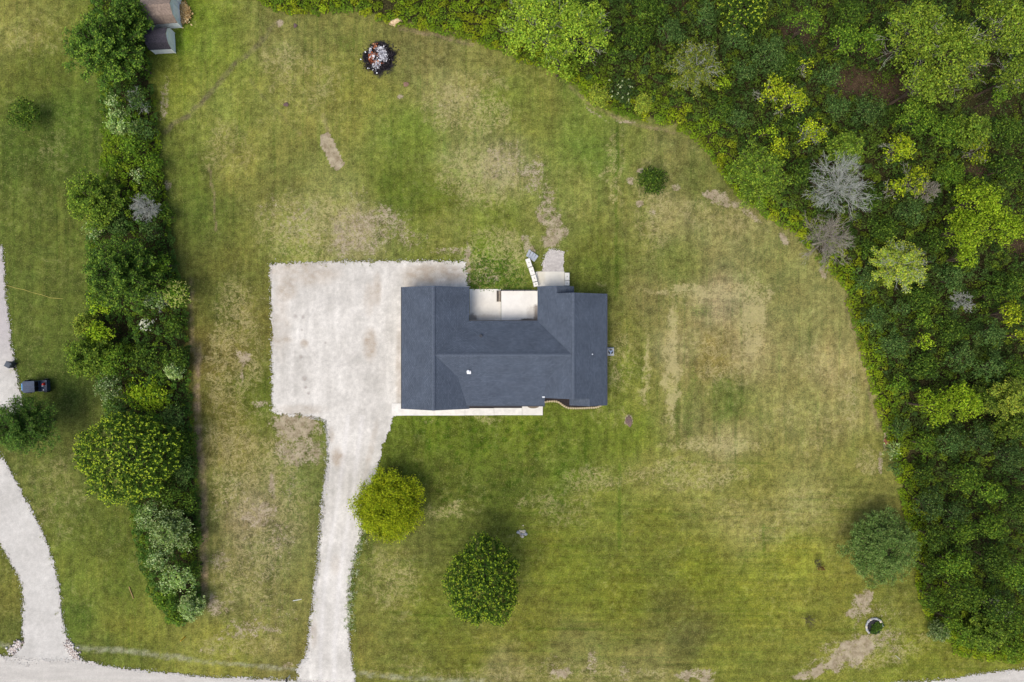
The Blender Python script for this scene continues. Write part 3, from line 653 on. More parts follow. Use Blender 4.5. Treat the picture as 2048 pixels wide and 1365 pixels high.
# porch posts under the long front roof
for px in (930, 985, 1040, 1084): MB().box((ex(px), ys_ + .35, 1.35), (.16, .16, 2.7)).build('porch_post', TRIM, house)

# doormat, patio steps, railing, air conditioner
tag(MB().prism([(P(1066.5 + 11.5 * math.cos(t), 0)[0], P(0, 812.6 - 4.5 * math.sin(t))[1]) for t in [math.pi + math.pi * i / 10 for i in range(11)]], .131, .15).build('doormat', plain('coir_mat', (120, 108, 92), .95, .2, 20)), 'half round brown doormat on the pale entry slab below the roof edge', 'doormat')
st = thing('steps', 'narrow grey two step stair between the lower and upper patio slabs', 'steps', P(997.5, 593))
wood = plain('weathered_boards', (150, 138, 122), .85, .15, 6); wood2 = plain('weathered_boards_dark', (84, 76, 70), .85, .15, 6)
MB().box((-.13, 0, .14), (.22, 1.30, .24)).build('tread', wood2, st, .01); MB().box((.11, 0, .20), (.20, 1.30, .36)).build('tread', wood, st, .01)
MB().box((-.23, .0, .12), (.03, 1.34, .3)).box((.225, 0, .2), (.03, 1.34, .46)).build('side_board', wood2, st)
rl = thing('railing', 'low black rail with small posts along the top edge of the upper patio', 'railing', P(1038, 582, .42))
L = 70 * G
for z in (.16, .9):
    MB().box((0, 0, z), (L, .05, .05)).build('rail', DARK, rl)
for i in range(4): MB().box((-L / 2 + L * i / 3, 0, .46), (.09, .09, .94)).build('post', DARK, rl)
for i in range(33):
    if i % 11: MB().tube((-L / 2 + L * i / 33, 0, .16), (-L / 2 + L * i / 33, 0, .9), .012, .012, 6).build('baluster', DARK, rl)
ac = thing('air_conditioner', 'square grey outdoor air conditioner with round fan against the east wall', 'air conditioner', P(1219.5, 703.5))
acm = plain('ac_grey', (178, 180, 178), .5, .05, 5); MB().box((0, 0, .42), (.78, .78, .76)).build('cabinet', acm, ac, .03)
MB().box((0, 0, .02), (1.0, 1.0, .08)).build('pad', CONC_G, ac)
MB().tube((0, 0, .79), (0, 0, .812), .31, .31, 24).build('fan_opening', plain('ac_black', (14, 18, 24), .4, .1, 5), ac)
fb = MB()
for k in range(3):
    a = k * 2.094 + .5; fb.box((.13 * math.cos(a), .13 * math.sin(a), .825), (.27, .13, .012), a)
fb.tube((0, 0, .81), (0, 0, .85), .07, .07, 12).build('fan', plain('fan_blue_grey', (150, 170, 200), .4, .05, 5, metal=.3), ac)
gr = MB()
for k in range(10): gr.tube((.1 * math.cos(k * .628), .1 * math.sin(k * .628), .86), (.33 * math.cos(k * .628), .33 * math.sin(k * .628), .83), .006, .006, 5)
gr.build('fan_guard', acm, ac)

# retaining blocks and loose slabs behind the east wing
BLK = [((1057.5, 527), 1.03, 'large white concrete block with a lifting ring at the far end of the slanting row'),
       ((1063.5, 543.5), .95, 'large white concrete block, second from the far end of the slanting row'),
       ((1068.2, 558), .80, 'white concrete block, third from the far end of the slanting row beside the pad'),
       ((1071.2, 569.8), .55, 'short white concrete block of the slanting row, touching the roof corner')]
for (x, y), L, lab in BLK:
    o = thing('concrete_block', lab, 'concrete block', P(x, y), math.radians(-72.5 if y < 560 else -76), 'white retaining blocks of the slanting row')
    MB().box((0, 0, .3), (L - .02, .55, .62)).build('block', CONC_B, o, .025)
    MB().tube((-.07, 0, .63), (.07, .02, .635), .02, .02, 6).tube((0, -.05, .635), (0, .05, .635), .015, .015, 6).build('lifting_ring', DARK, o)
for (x, y), L, lab in [((1133.6, 554.5), .93, 'white concrete block right of the back pad, the longer of the pair'), ((1133.6, 567.6), .58, 'shorter white concrete block right of the back pad, nearest the roof')]:
    o = thing('concrete_block', lab, 'concrete block', P(x, y), math.radians(90), 'white blocks right of the back pad')
    MB().box((0, 0, .3), (L - .02, .55, .62)).build('block', CONC_B, o, .025)
    MB().tube((-.06, 0, .63), (.06, 0, .635), .025, .025, 6).build('lifting_ring', DARK, o)
for i, (x, y, a, lab) in enumerate([(1057, 507.5, 66, 'grey slab leftmost of the four fanned out at the end of the block row'), (1061.8, 511, 62, 'grey slab second from the left in the fan of four'), (1066.3, 514, 58, 'grey slab third from the left in the fan of four'), (1070.6, 517.3, 54, 'grey slab rightmost of the four fanned out at the end of the block row')]):
    m3 = Matrix.Rotation(math.radians(16), 3, 'X')
    o = MB().box((0, 0, .16), (.86, .30, .10), math.radians(a), m3).build('concrete_slab', CONC_G, None, .012); o.location = P(x, y)
    tag(o, lab, 'slab', 'grey slabs fanned out')

# ------------------------------------------------------------------ sheds (top left)
def gambrel_shed(label, loc, rz, L, W, hw, hr, wallm, roofm, trimm, name='shed'):
    """ridge along local x; W across; two-slope roof"""
    s = thing(name, label, 'shed', loc, rz)
    prof = [(-W / 2, hw), (-W * .36, hw + (hr - hw) * .62), (0, hr), (W * .36, hw + (hr - hw) * .62), (W / 2, hw)]
    vs = []; n = 5
    for x in (-L / 2, L / 2): vs += [(x, y, z - .03) for y, z in prof]
    vs += [(-L / 2, -W / 2, 0), (-L / 2, W / 2, 0), (L / 2, -W / 2, 0), (L / 2, W / 2, 0)]
    MB().add(vs, [(0, 1, 2, 3, 4, 11, 10), (5, 12, 13, 9, 8, 7, 6), (0, 10, 12, 5), (4, 9, 13, 11), (0, 5, 6, 1), (1, 6, 7, 2), (2, 7, 8, 3), (3, 8, 9, 4), (10, 11, 13, 12)]).build('wall', wallm, s)
    rf = MB(); o_ = .14
    pr = [(-W / 2 - .10, hw - .10)] + prof[1:4] + [(W / 2 + .10, hw - .10)]
    for i in range(4):
        (y0, z0), (y1, z1) = pr[i], pr[i + 1]; a = [(-L / 2 - o_, y0, z0 + .05), (L / 2 + o_, y0, z0 + .05), (L / 2 + o_, y1, z1 + .05), (-L / 2 - o_, y1, z1 + .05)]
        rf.add(a + [(x, y, z - .07) for x, y, z in a], [(0, 1, 2, 3), (7, 6, 5, 4), (0, 4, 5, 1), (1, 5, 6, 2), (2, 6, 7, 3), (3, 7, 4, 0)])
    rf.build('roof', roofm, s)
    MB().box((L / 2 + .02, 0, .95), (.04, W * .4, 1.8)).build('door', trimm, s)
    for sx in (-1, 1):
        for sy in (-1, 1): MB().box((sx * (L / 2 + .01), sy * (W / 2 + .01), hw / 2), (.1, .1, hw - .1)).build('corner_board', trimm, s)
    return s
SW = plain('shed_wall_pale_blue', (226, 231, 234), .7, .08, 2); SW2 = plain('shed_wall_white', (240, 241, 240), .7, .06, 2)
gambrel_shed('weathered shed with a brown shingle gambrel roof and pale blue walls', P(335, 35), math.radians(4), 3.35, 2.75, 1.55, 3.1, SW, plain('shed_roof_brown', (140, 124, 112), .95, .16, 5), SW2)
gambrel_shed('small shed with a worn dark grey gambrel roof and white walls', P(331, 88), math.radians(3), 2.35, 2.35, 1.45, 2.55, SW2, plain('shed_roof_charcoal', (74, 70, 78), .95, .3, 9), SW2)
s3 = gambrel_shed('black roofed shed cut by the top edge of the photo', P(336, -11), math.radians(3), 3.2, 2.6, 1.5, 2.7, SW2, plain('shed_roof_black', (36, 36, 46), .8, .2, 5), SW2)
pb = MB().box((0, 0, 0), (1.0, 1.7, .03)).build('plywood_sheet', plain('plywood', (206, 172, 132), .8, .1, 3)); pb.location = P(324, 4, 2.55); pb.rotation_euler = (math.radians(22), 0, .1)
tag(pb, 'bare tan plywood sheet lying on the black shed roof', 'plywood')
pb = MB()
for i in range(5): pb.box((-.9 + i * .42, 0, .05), (.38, .16, .08))
pb = pb.build('timber_sill', plain('timber_pale', (196, 176, 150), .9, .15, 6)); pb.location = P(319, 62, .9); pb.rotation_euler = (0, 0, .06); tag(pb, 'row of short pale planks between the brown and the dark shed', 'planks')

# ------------------------------------------------------------------ utility vehicle and bin on the neighbour's side
UB = plain('vehicle_dark', (58, 72, 96), .4, .1, 5, bmp=0); UBL = plain('vehicle_blue', (88, 158, 216), .3, .06, 4, bmp=0)
TYRE = plain('tyre_rubber', (28, 28, 28), .9, .15, 12); GLB = plain('windscreen_blue_tint', (120, 178, 225), .1, .03, 2, spec=.7, bmp=0)
uv_ = thing('utility_vehicle', 'side by side utility vehicle with black roof, blue front and open rear bed', 'utility vehicle', (-56.72, -5.38, 0), math.radians(183))
MB().prism([(-1.62, -.62), (1.35, -.66), (1.62, -.45), (1.62, .45), (1.35, .66), (-1.62, .62)], .42, .78).build('body', UB, uv_, .04)
hd = MB(); hd.add([(.78, -.64, .78), (1.56, -.44, .78), (1.56, .44, .78), (.78, .64, .78), (.80, -.58, 1.10), (1.50, -.34, .90), (1.50, .34, .90), (.80, .58, 1.10)], [(3, 2, 1, 0), (4, 5, 6, 7), (0, 1, 5, 4), (1, 2, 6, 5), (2, 3, 7, 6), (3, 0, 4, 7)])
hd.build('hood', UBL, uv_, .03)
MB().add([(.86, -.60, 1.08), (.86, .60, 1.08), (.62, .56, 1.82), (.62, -.56, 1.82), (.84, -.60, 1.08), (.84, .60, 1.08), (.60, .56, 1.82), (.60, -.56, 1.82)], [(0, 1, 2, 3), (7, 6, 5, 4), (0, 4, 5, 1), (1, 5, 6, 2), (2, 6, 7, 3), (3, 7, 4, 0)]).build('windscreen', GLB, uv_)
rf = MB().prism([(-.72, -.66), (.58, -.66), (.70, -.5), (.70, .5), (.58, .66), (-.72, .66)], 1.83, 1.90)
for k in range(5): rf.box((0, -.5 + k * .25, 1.905), (1.1, .07, .03))
rf.build('roof', UB, uv_, .02)
for sx in (.66, -.55):
    for sy in (-.58, .58): MB().tube((sx * 1.2, sy, .76), (sx, sy, 1.84), .028, .028, 8).build('roof_post', DARK, uv_)
for sy in (-.32, .32): MB().box((-.22, sy, .92), (.5, .52, .16)).box((-.48, sy, 1.2), (.12, .52, .5)).build('seat', plain('seat_black', (30, 30, 32), .7, .1, 6), uv_, .03)
bd = MB().box((-1.16, 0, .86), (.96, 1.24, .05)); bd.box((-.70, 0, 1.0), (.04, 1.28, .28)); bd.box((-1.64, 0, 1.0), (.04, 1.28, .28)); bd.box((-1.16, -.63, 1.0), (.96, .04, .28)); bd.box((-1.16, .63, 1.0), (.96, .04, .28))
bd.build('cargo_bed', UB, uv_, .01)
MB().tube((.30, -.32, 1.2), (.22, -.32, 1.24), .17, .17, 18).build('steering_wheel', DARK, uv_)
for sx in (1.12, -1.12):
    for sy in (-.66, .66):
        wv = MB().tube((sx, sy - .13, .32), (sx, sy + .13, .32), .32, .32, 22).build('wheel', TYRE, uv_, .03)
        MB().tube((sx, sy - .14, .32), (sx, sy + .14, .32), .17, .17, 14).build('rim', acm, wv)
for sy in (-.34, .34): MB().tube((1.55, sy, .70), (1.64, sy, .70), .07, .07, 12).build('headlight', WHITE, uv_)
def on_bed(px, py, z=.95): x, y, _ = P(px, py, z); return (x, y, z)
o = MB().add([(-.20, -.17, -.05), (.14, -.20, -.05), (.10, .20, -.05), (-.14, -.10, .26), (.08, -.13, .26), (.06, .14, .26)], [(2, 1, 0), (3, 4, 5), (0, 1, 4, 3), (1, 2, 5, 4), (2, 0, 3, 5)]).build('fuel_can', plain('red_plastic', (226, 60, 44), .45, .08, 6), None, .03)
o.location = on_bed(88, 768); tag(o, 'small red can in the rear bed of the utility vehicle', 'can')
o = MB().box((0, 0, 0), (.22, .09, .10)).build('white_carton', WHITE, None, .01); o.location = on_bed(85.3, 772.4); tag(o, 'flat white carton beside the red can in the vehicle bed', 'carton')
o = MB().tube((0, 0, -.08), (0, 0, .12), .08, .06, 12).build('white_cup', WHITE); o.location = on_bed(88, 780.3); tag(o, 'white cup near the lower corner of the vehicle bed', 'cup')

bn = thing('rubbish_bin', 'dark grey wheeled rubbish bin with closed lid standing on the gravel', 'bin', (P(15, 730, 1.0)[0], P(15, 730, 1.0)[1], 0), math.radians(-28))
bm_ = plain('bin_grey', (62, 68, 76), .55, .08, 6)
MB().box((0, 0, .46), (.52, .60, .86), taper=1.12).build('body', bm_, bn, .03)
MB().box((-.02, 0, .95), (.66, .68, .07)).box((-.02, 0, .995), (.5, .5, .03)).build('lid', plain('bin_lid', (74, 82, 92), .5, .08, 6), bn, .02)
for sy in (-.27, .27): MB().tube((.34, sy - .04, .12), (.34, sy + .04, .12), .12, .12, 14).build('wheel', TYRE, bn)
MB().tube((.40, -.25, .93), (.40, .25, .93), .02, .02, 8).tube((.30, -.25, .93), (.40, -.25, .93), .02, .02, 8).tube((.30, .25, .93), (.40, .25, .93), .02, .02, 8).build('handle', bm_, bn)

# ------------------------------------------------------------------ markers, mailbox, sticks
def at(o, px, py, z=0): o.location = P(px, py, z); return o
mbx = thing('mailbox', 'dark mailbox on a white post at the foot of the driveway', 'mailbox', P(579.5, 1351.5), math.radians(90))
MB().box((0, 0, .5), (.10, .10, 1.05)).build('post', WHITE, mbx, .01)
q = MB().box((.05, 0, 1.13), (.46, .18, .12))
vs = []; nq = 9
for x in (-.18, .28): vs += [(x, .09 * math.cos(math.pi * i / 8), 1.19 + .09 * math.sin(math.pi * i / 8)) for i in range(nq)]
q.add(vs, [(i, i + 1, nq + i + 1, nq + i) for i in range(nq - 1)] + [tuple(range(nq - 1, -1, -1)), tuple(range(nq, 2 * nq))]).build('box', DARK, mbx)
def stake(name, label, cat, px, py, h, mat, r=.035):
    return tag(at(MB().box((0, 0, h / 2), (2 * r, 2 * r, h), taper=.8).build(name, mat, None, .005), px, py), label, cat)
YEL = plain('marker_yellow', (236, 178, 40), .5, .06, 5, bmp=0)
stake('marker_post', 'yellow marker post on the verge below the end of the hedge', 'marker post', 370, 1274.3, 1.15, YEL, .05)
stake('survey_stake', 'thin white stake standing right of the stone ring', 'stake', 1791.3, 1311.7, .95, WHITE, .025)
stake('survey_stake', 'short white stake against the right edge of the hedge near its tip', 'stake', 402.5, 1197, .55, WHITE, .05)
def stick(label, pts, r, mat, name='fallen_stick'):
    mb = MB()
    for a, b in zip(pts[:-1], pts[1:]): mb.tube(P(*a, .06), P(*b, .05), r, r * .8, 7)
    return tag(mb.build(name, mat), label, 'stick' if name != 'rope' else 'rope')
stick('pale brown stick lying on the grass left of the hedge tip', [(258, 1174), (262, 1185), (267, 1198)], .06, plain('stick_tan', (176, 146, 100), .9, .15, 8))
stick('white stick lying across the grass left of the driveway', [(586, 1202), (592, 1201), (603, 1199)], .035, WHITE)
rp = [(13, 571), (30, 576), (48, 580), (66, 586), (84, 590), (100, 596), (112, 597), (126, 598)]
stick('thin yellow rope lying on the neighbour lawn beside the gravel', rp, .028, plain('rope_yellow', (190, 178, 96), .8, .15, 8), 'rope')

# ------------------------------------------------------------------ rocks, ring, piles
def quads_from(Cn, Nn, size, asp, rg, updir=None):
    """leaf quads: centres Cn, normals Nn; returns V,F"""
    n = len(Cn)
    Nn = Nn / np.maximum(np.linalg.norm(Nn, axis=1, keepdims=True), 1e-6)
    if updir is None: r = rg.normal(size=(n, 3))
    else: r = updir + rg.normal(size=(n, 3)) * .35
    U = np.cross(Nn, r); U /= np.maximum(np.linalg.norm(U, axis=1, keepdims=True), 1e-6)
    W = np.cross(Nn, U)
    s = size[:, None] / 2
    U = U * s * asp; W = W * s
    fold = Nn * s * .22
    V = np.stack([Cn - W, Cn + U * .95 + fold - W * .1, Cn + W, Cn - U * .95 + fold - W * .1], 1).reshape(-1, 3)
    F = np.arange(n * 4).reshape(n, 4)
    return V, F

RM = [plain('rock_' + n, c, .9, .15, 7, bmp=.4) for n, c in (('grey', (172, 174, 176)), ('cream', (218, 208, 184)), ('tan', (176, 166, 152)))]
RK = [(1036.2, 1065, .20, 0, 'bluish grey rock at the left of the small rock cluster'), (1039.5, 1061.5, .10, 1, 'small cream rock at the upper left of the rock cluster'), (1042.2, 1063, .15, 1, 'cream rock at the top middle of the rock cluster'), (1047.5, 1063.5, .22, 1, 'largest cream rock at the upper right of the rock cluster'), (1050.6, 1069, .20, 0, 'grey rock at the right of the rock cluster'), (1045.6, 1073.3, .16, 1, 'pale rock at the bottom of the rock cluster'), (1042.2, 1072.5, .13, 2, 'dull tan rock at the lower left of the rock cluster'), (1040.6, 1068, .14, 2, 'tan rock near the centre left of the rock cluster'), (1044.4, 1068.5, .15, 0, 'grey rock in the centre of the rock cluster'), (1046.6, 1051.5, .08, 1, 'single tiny pale rock just above the rock cluster')]
for i, (x, y, r, k, lab) in enumerate(RK):
    me = blob_mesh('rock', r, 40 + i, 2, (1.1, .95, .8), .22); me.materials.append(RM[k])
    o = bpy.data.objects.new('rock', me); COL.objects.link(o); o.location = P(x, y, r * .5); tag(o, lab, 'rock', 'rocks of the small cluster on the lawn')
ring = thing('stone_ring', 'broken round ring of pale stones with dark soil and weeds inside', 'stone ring', P(1748.5, 1253.5))
rr = random.Random(11); Rg = .98
for i in range(22):
    a = math.radians(28 + i * 10.3 if i < 20 else 8 + (i - 20) * 12)
    r_ = rr.uniform(.11, .17); me = blob_mesh('ring_stone', r_, 80 + i, 2, (1.2, .9, .9), .2); me.materials.append(RM[rr.choice([0, 1, 0])])
    o = link('ring_stone', me, None, ring); o.location = (Rg * math.cos(a), Rg * math.sin(a), .08); o.rotation_euler = (0, 0, a + 1.57)
MB().tube((0, 0, .0), (0, 0, .035), .93, .93, 32).build('soil', plain('ring_soil', (50, 50, 52), .95, .3, 8), ring)

def heap(name, label, cat, px, py, r, h, cols, seed, bits=0, bitcol=None, bl=.2, stretch=(1, 1)):
    t = thing(name, label, cat, P(px, py))
    me = blob_mesh('mound', r, seed, 4, (stretch[0], stretch[1], h / r), .28, True)
    m, tt, b = new_mat(name + '_mound', .95, .1); v = objvec(tt); n = noise(tt, 1.6 / r * 1.2, 6, .75, v); n2 = noise(tt, 9, 4, .7, v)
    c = mix(tt, rngmap(tt, n.outputs[0], .42, .52), lin(cols[0]), lin(cols[1])); c = mix(tt, rngmap(tt, n2.outputs[0], .50, .62, 0, .7), c, lin(cols[2]))
    tt.links.new(c, b.inputs['Base Color']); bump(tt, b, n2.outputs[0], .8, .08); me.materials.append(m)
    me.polygons.foreach_set('use_smooth', [True] * len(me.polygons)); link('mound', me, None, t)
    q = random.Random(seed)
    return t, q
bp, q = heap('burn_pile', 'burnt debris pile of black char with white ash and rusty scraps', 'burn pile', 758, 118, 1.1, .26, ((34, 32, 36), (52, 48, 50), (24, 22, 26)), 21)
# ash and rust flakes lying on the char
def flakes(name, cols, spots, n, size, seed, parent, org, mat, zb=.22):
    rg = np.random.default_rng(seed); w_ = np.array([q[2] * q[3] for q in spots], float); k = rg.choice(len(spots), n, p=w_ / w_.sum()); sp_ = np.array([q[:4] for q in spots], float)[k]
    p = sp_[:, :2] + rg.normal(size=(n, 2)) * sp_[:, 2:4] * .5
    p0 = P(*org); X = (p[:, 0] - CX) * G - p0[0]; Y = (CY - p[:, 1]) * G - p0[1]
    Z = zb * np.exp(-(X ** 2 + Y ** 2) / 2.2) + rg.uniform(.04, .16, n)
    V, F = quads_from(np.stack([X, Y, Z], 1), rg.normal(size=(n, 3)) * .35 + np.array([0, 0, 1]), rg.uniform(.4, 1.6, n) * size, rg.uniform(.35, 1.0, (n, 1)), rg)
    col = lin(np.array(cols))[rg.integers(0, len(cols), n)] * rg.uniform(.7, 1.1, (n, 1))
    return tag(link(name, np_mesh(name, V, F, np.repeat(col, 4, 0)), mat, parent), kind='stuff')
FLK = attr_material('flakes', .95, 8, .85, 1.1, .2); CHR = plain('charcoal', (26, 24, 28), .9, .3, 8, bmp=.6); RUST = plain('rusty_scrap', (160, 92, 58), .9, .3, 6, bmp=.6)
flakes('charcoal', [(24, 22, 26), (44, 40, 46), (14, 13, 16), (66, 60, 62)], [(758, 117, 24, 26), (772, 112, 18, 18), (745, 130, 16, 14)], 2600, .16, 71, bp, (758, 118), FLK)
flakes('ash', [(200, 200, 206), (224, 224, 228), (160, 160, 168), (130, 128, 134)], [(766, 106, 7, 13), (768, 118, 8, 10), (764, 112, 7, 10), (752, 135, 7, 6), (756, 128, 5, 5), (741, 103, 3, 6), (758, 100, 6, 5), (746, 116, 6, 6)], 640, .20, 72, bp, (758, 118), FLK, .34)
flakes('rusty_scrap', [(176, 96, 58), (150, 84, 56), (206, 150, 116), (110, 70, 56)], [(745, 119, 7, 10), (751, 95, 5, 7), (757, 127, 8, 5), (750, 112, 7, 4)], 150, .2, 73, bp, (758, 118), FLK, .34)
for i in range(22):
    a = q.uniform(0, 6.28); d = q.uniform(.1, 1.8); L = q.uniform(.2, .6); an = q.uniform(0, 3.14)
    x, y, z = d * math.cos(a), d * math.sin(a), .26 - .1 * d
    m_ = q.choice([CHR, CHR, CHR, RUST])
    MB().box((x, y, z + q.uniform(0, .06)), (L, q.uniform(.04, .1), q.uniform(.03, .08)), an).build('charred_board', m_, bp)
for x, y in ((752, 143), (754, 147), (731, 105.5), (736, 138), (722, 120)):
    p = P(x, y); p0 = P(758, 118); MB().box((p[0] - p0[0], p[1] - p0[1], .1), (.16, .11, .08), x).build('scrap', WHITE, bp)
sh_, _q = heap('straw_heap', 'loose golden straw heap beside the brown shed', 'straw heap', 371, 30, .72, .34, ((202, 168, 108), (172, 138, 84), (224, 196, 140)), 31, stretch=(.75, 1.5))
flakes('straw', [(206, 174, 116), (182, 148, 92), (226, 202, 150), (150, 120, 76)], [(371, 36, 10, 12), (368, 18, 8, 12), (376, 28, 8, 10)], 1500, .2, 74, sh_, (371, 30), FLK, .3)
heap('dirt_pile', 'pale tan dirt pile at the edge of the top shrubs', 'dirt pile', 792, 46, .66, .4, ((214, 190, 150), (190, 160, 122), (232, 214, 184)), 32, stretch=(1.1, .75))
heap('leaf_pile', 'small rusty brown leaf pile at the right edge of the lawn', 'leaf pile', 1774, 884, .38, .25, ((168, 110, 82), (130, 84, 62), (196, 144, 112)), 33)
heap('soil_mound', 'dark bare dug soil mound on the lawn right of the house', 'soil mound', 1258, 842, .42, .14, ((100, 84, 84), (122, 104, 92), (84, 70, 70)), 34, stretch=(.8, 1.6))
heap('mole_hill', 'round brown molehill just right of the burn pile', 'molehill', 811.5, 169, .28, .12, ((140, 112, 94), (120, 94, 80), (160, 134, 112)), 35)
heap('mole_hill', 'dark brown molehill on the lawn left of the bare strip of soil', 'molehill', 571, 210, .26, .12, ((108, 88, 86), (92, 76, 72), (130, 108, 98)), 36)
heap('mole_hill', 'dark molehill near the top shrubs right of the trench end', 'molehill', 591, 52, .24, .12, ((112, 92, 92), (92, 78, 76), (132, 112, 104)), 37)

# ------------------------------------------------------------------ foliage
def tube_segs(A, B, r0, r1, k=4):
    """many tapered tubes at once -> V,F (quads)"""
    A = np.asarray(A, float); B = np.asarray(B, float); n = len(A)
    D = B - A; D /= np.maximum(np.linalg.norm(D, axis=1, keepdims=True), 1e-9)
    ref = np.where(np.abs(D[:, 2:3]) > .9, np.array([[1., 0, 0]]), np.array([[0, 0, 1.]]))
    U = np.cross(D, ref); U /= np.linalg.norm(U, axis=1, keepdims=True); W = np.cross(D, U)
    V = np.zeros((n, 2 * k, 3))
    for i in range(k):
        a = 2 * math.pi * i / k; o_ = U * math.cos(a) + W * math.sin(a)
        V[:, i] = A + o_ * np.asarray(r0)[:, None]; V[:, k + i] = B + o_ * np.asarray(r1)[:, None]
    f = np.array([[i, (i + 1) % k, k + (i + 1) % k, k + i] for i in range(k)])
    F = (np.arange(n)[:, None, None] * 2 * k + f[None]).reshape(-1, 4)
    return V.reshape(-1, 3), F

KF = 1.30
def leaf_col(n, base, rg, tipmask=None, tip=None, group_var=None, v=.21):
    c = lin(base)[None] * KF * np.ones((n, 1))
    c = c * (1 + rg.normal(size=(n, 1)) * v).clip(.45, 1.7)
    if group_var is not None: c = c * group_var[:, None]
    if tipmask is not None:
        c = np.where(tipmask[:, None], lin(tip)[None] * KF * (1 + rg.normal(size=(n, 1)) * .15), c)
    c[:, 0] *= .965 * (1 + rg.normal(size=n) * .08)
    return c.clip(.004, .9)

def crown_lobed(R, Ht, rg, base, tip, nl=9, lr=.42, dens=55, ls=.24, spr=.16, tipf=.3, squash=.75, low=.3, asp=.7, tuft=0.0):
    """crown of overlapping leafy lobes; returns V,F,col and lobe centres"""
    zc = Ht * .55
    cen = []
    for i in range(nl):
        t = (i + .5) / nl; rr_ = R * (1 - lr) * math.sqrt(t) * rg.uniform(.9, 1.12); a = i * 2.39996 + rg.uniform(-.5, .5)
        r = R * lr * rg.uniform(.72, 1.25) * (1.1 - .25 * t)
        z = Ht - r * squash - (Ht - zc) * .75 * (rr_ / R) ** 2 - rg.uniform(0, .12) * Ht
        cen.append((rr_ * math.cos(a), rr_ * math.sin(a), z, r))
    cen = np.array(cen)
    area = (cen[:, 3] ** 2).sum() * 2 * math.pi
    ns = int(area * dens / 5 * .55)
    pick = rg.choice(nl, ns, p=cen[:, 3] ** 2 / (cen[:, 3] ** 2).sum())
    d = rg.normal(size=(ns, 3)); d /= np.linalg.norm(d, axis=1, keepdims=True); d[:, 2] = np.where(d[:, 2] < -low, -d[:, 2], d[:, 2])
    c = cen[pick]
    # bumpy lobe surface
    ph = rg.uniform(0, 6.3, (nl, 3))
    bump_ = 1 + .13 * np.sin(d[:, 0] * 6 + ph[pick, 0]) * np.sin(d[:, 1] * 6 + ph[pick, 1]) + .10 * np.sin(d[:, 0] * 13 + ph[pick, 2]) * np.cos(d[:, 1] * 12)
    if tuft: bump_ = bump_ + tuft * (rg.random(ns) ** 2)
    rad = c[:, 3] * bump_ * rg.uniform(.82, 1.04, ns)
    S = c[:, :3] + d * rad[:, None] * np.array([1, 1, squash])
    k = 5
    Cn = np.repeat(S, k, 0) + rg.normal(size=(ns * k, 3)) * spr
    Nn = np.repeat(d, k, 0) * .8 + rg.normal(size=(ns * k, 3)) * .55 + np.array([0, 0, .45])
    out = np.repeat(rad / c[:, 3], k)
    tm = (rg.random(ns * k) < tipf) & (Cn[:, 2] > np.repeat(S[:, 2], k)) if tip is not None else None
    gv = np.repeat(rg.uniform(.72, 1.28, nl)[pick] * rg.uniform(.78, 1.24, ns), k)
    size = rg.uniform(.7, 1.3, ns * k) * ls
    V, F = quads_from(Cn, Nn, size, asp, rg)
    col = leaf_col(ns * k, base, rg, tm, tip, gv)
    return V, F, np.repeat(col, 4, 0), cen

def crown_tufts(R, Ht, rg, base, tip, sp=.42, ls=.20, lump=.1):
    """dense rounded dome of upright tufts with pale new tips (maple / linden)"""
    n = int(math.pi * R * R / (sp * sp) * 1.5); i = np.arange(n) + .5
    a = i * 2.39996 + rg.normal(size=n) * .12 / np.sqrt(i / n); u = np.sqrt(i / n)
    p0 = rg.uniform(0, 6, 4)
    edge = 1 + .06 * np.sin(3 * a + p0[0]) + .05 * np.sin(5 * a + p0[1]) + .04 * np.sin(9 * a + p0[2]) + rg.normal(size=n) * .03
    r = R * np.minimum(u * 1.12, 1.0 - .0 * u) * edge; r = np.where(u > .9, R * edge * (1.0 - (u - .9) * .4), r)
    dome = np.where(u > .9, .05 - (u - .9) * 2.5, np.sqrt(np.clip(1 - (u * 1.08) ** 2, 0, 1)))
    z = Ht * (.58 + .42 * dome) + lump * Ht * (fbm(r * np.cos(a) / 1.1 + 50, r * np.sin(a) / 1.1 + 50, int(rg.integers(999))) - .5) + rg.normal(size=n) * .12
    S = np.stack([r * np.cos(a), r * np.sin(a), z], 1)
    out = np.stack([np.cos(a) * u, np.sin(a) * u, .9 - .5 * u], 1)
    k = 22
    lev = np.tile(np.array([0, 0, -.05, .06, .09, .12, .15, .18, .22, -.15, -.25, -.3, -.4, -.2, -.1, -.5, -.6, -.75, -.35, -.45, -.55, -.7]), n)
    Cn = np.repeat(S, k, 0) + np.repeat(out, k, 0) * lev[:, None] + rg.normal(size=(n * k, 3)) * np.where(lev > .0, .065, .19)[:, None]
    Nn = np.repeat(out, k, 0) * .6 + rg.normal(size=(n * k, 3)) * .5 + np.array([0, 0, .5])
    tm = lev > .0
    gv = np.repeat(rg.uniform(.8, 1.2, n), k)
    size = np.where(tm, .85, 1.15) * rg.uniform(.75, 1.25, n * k) * ls
    V, F = quads_from(Cn, Nn, size, .75, rg)
    col = leaf_col(n * k, base, rg, tm & (rg.random(n * k) < .95), tip, gv)
    return V, F, np.repeat(col, 4, 0), S[::max(1, n // 14)]

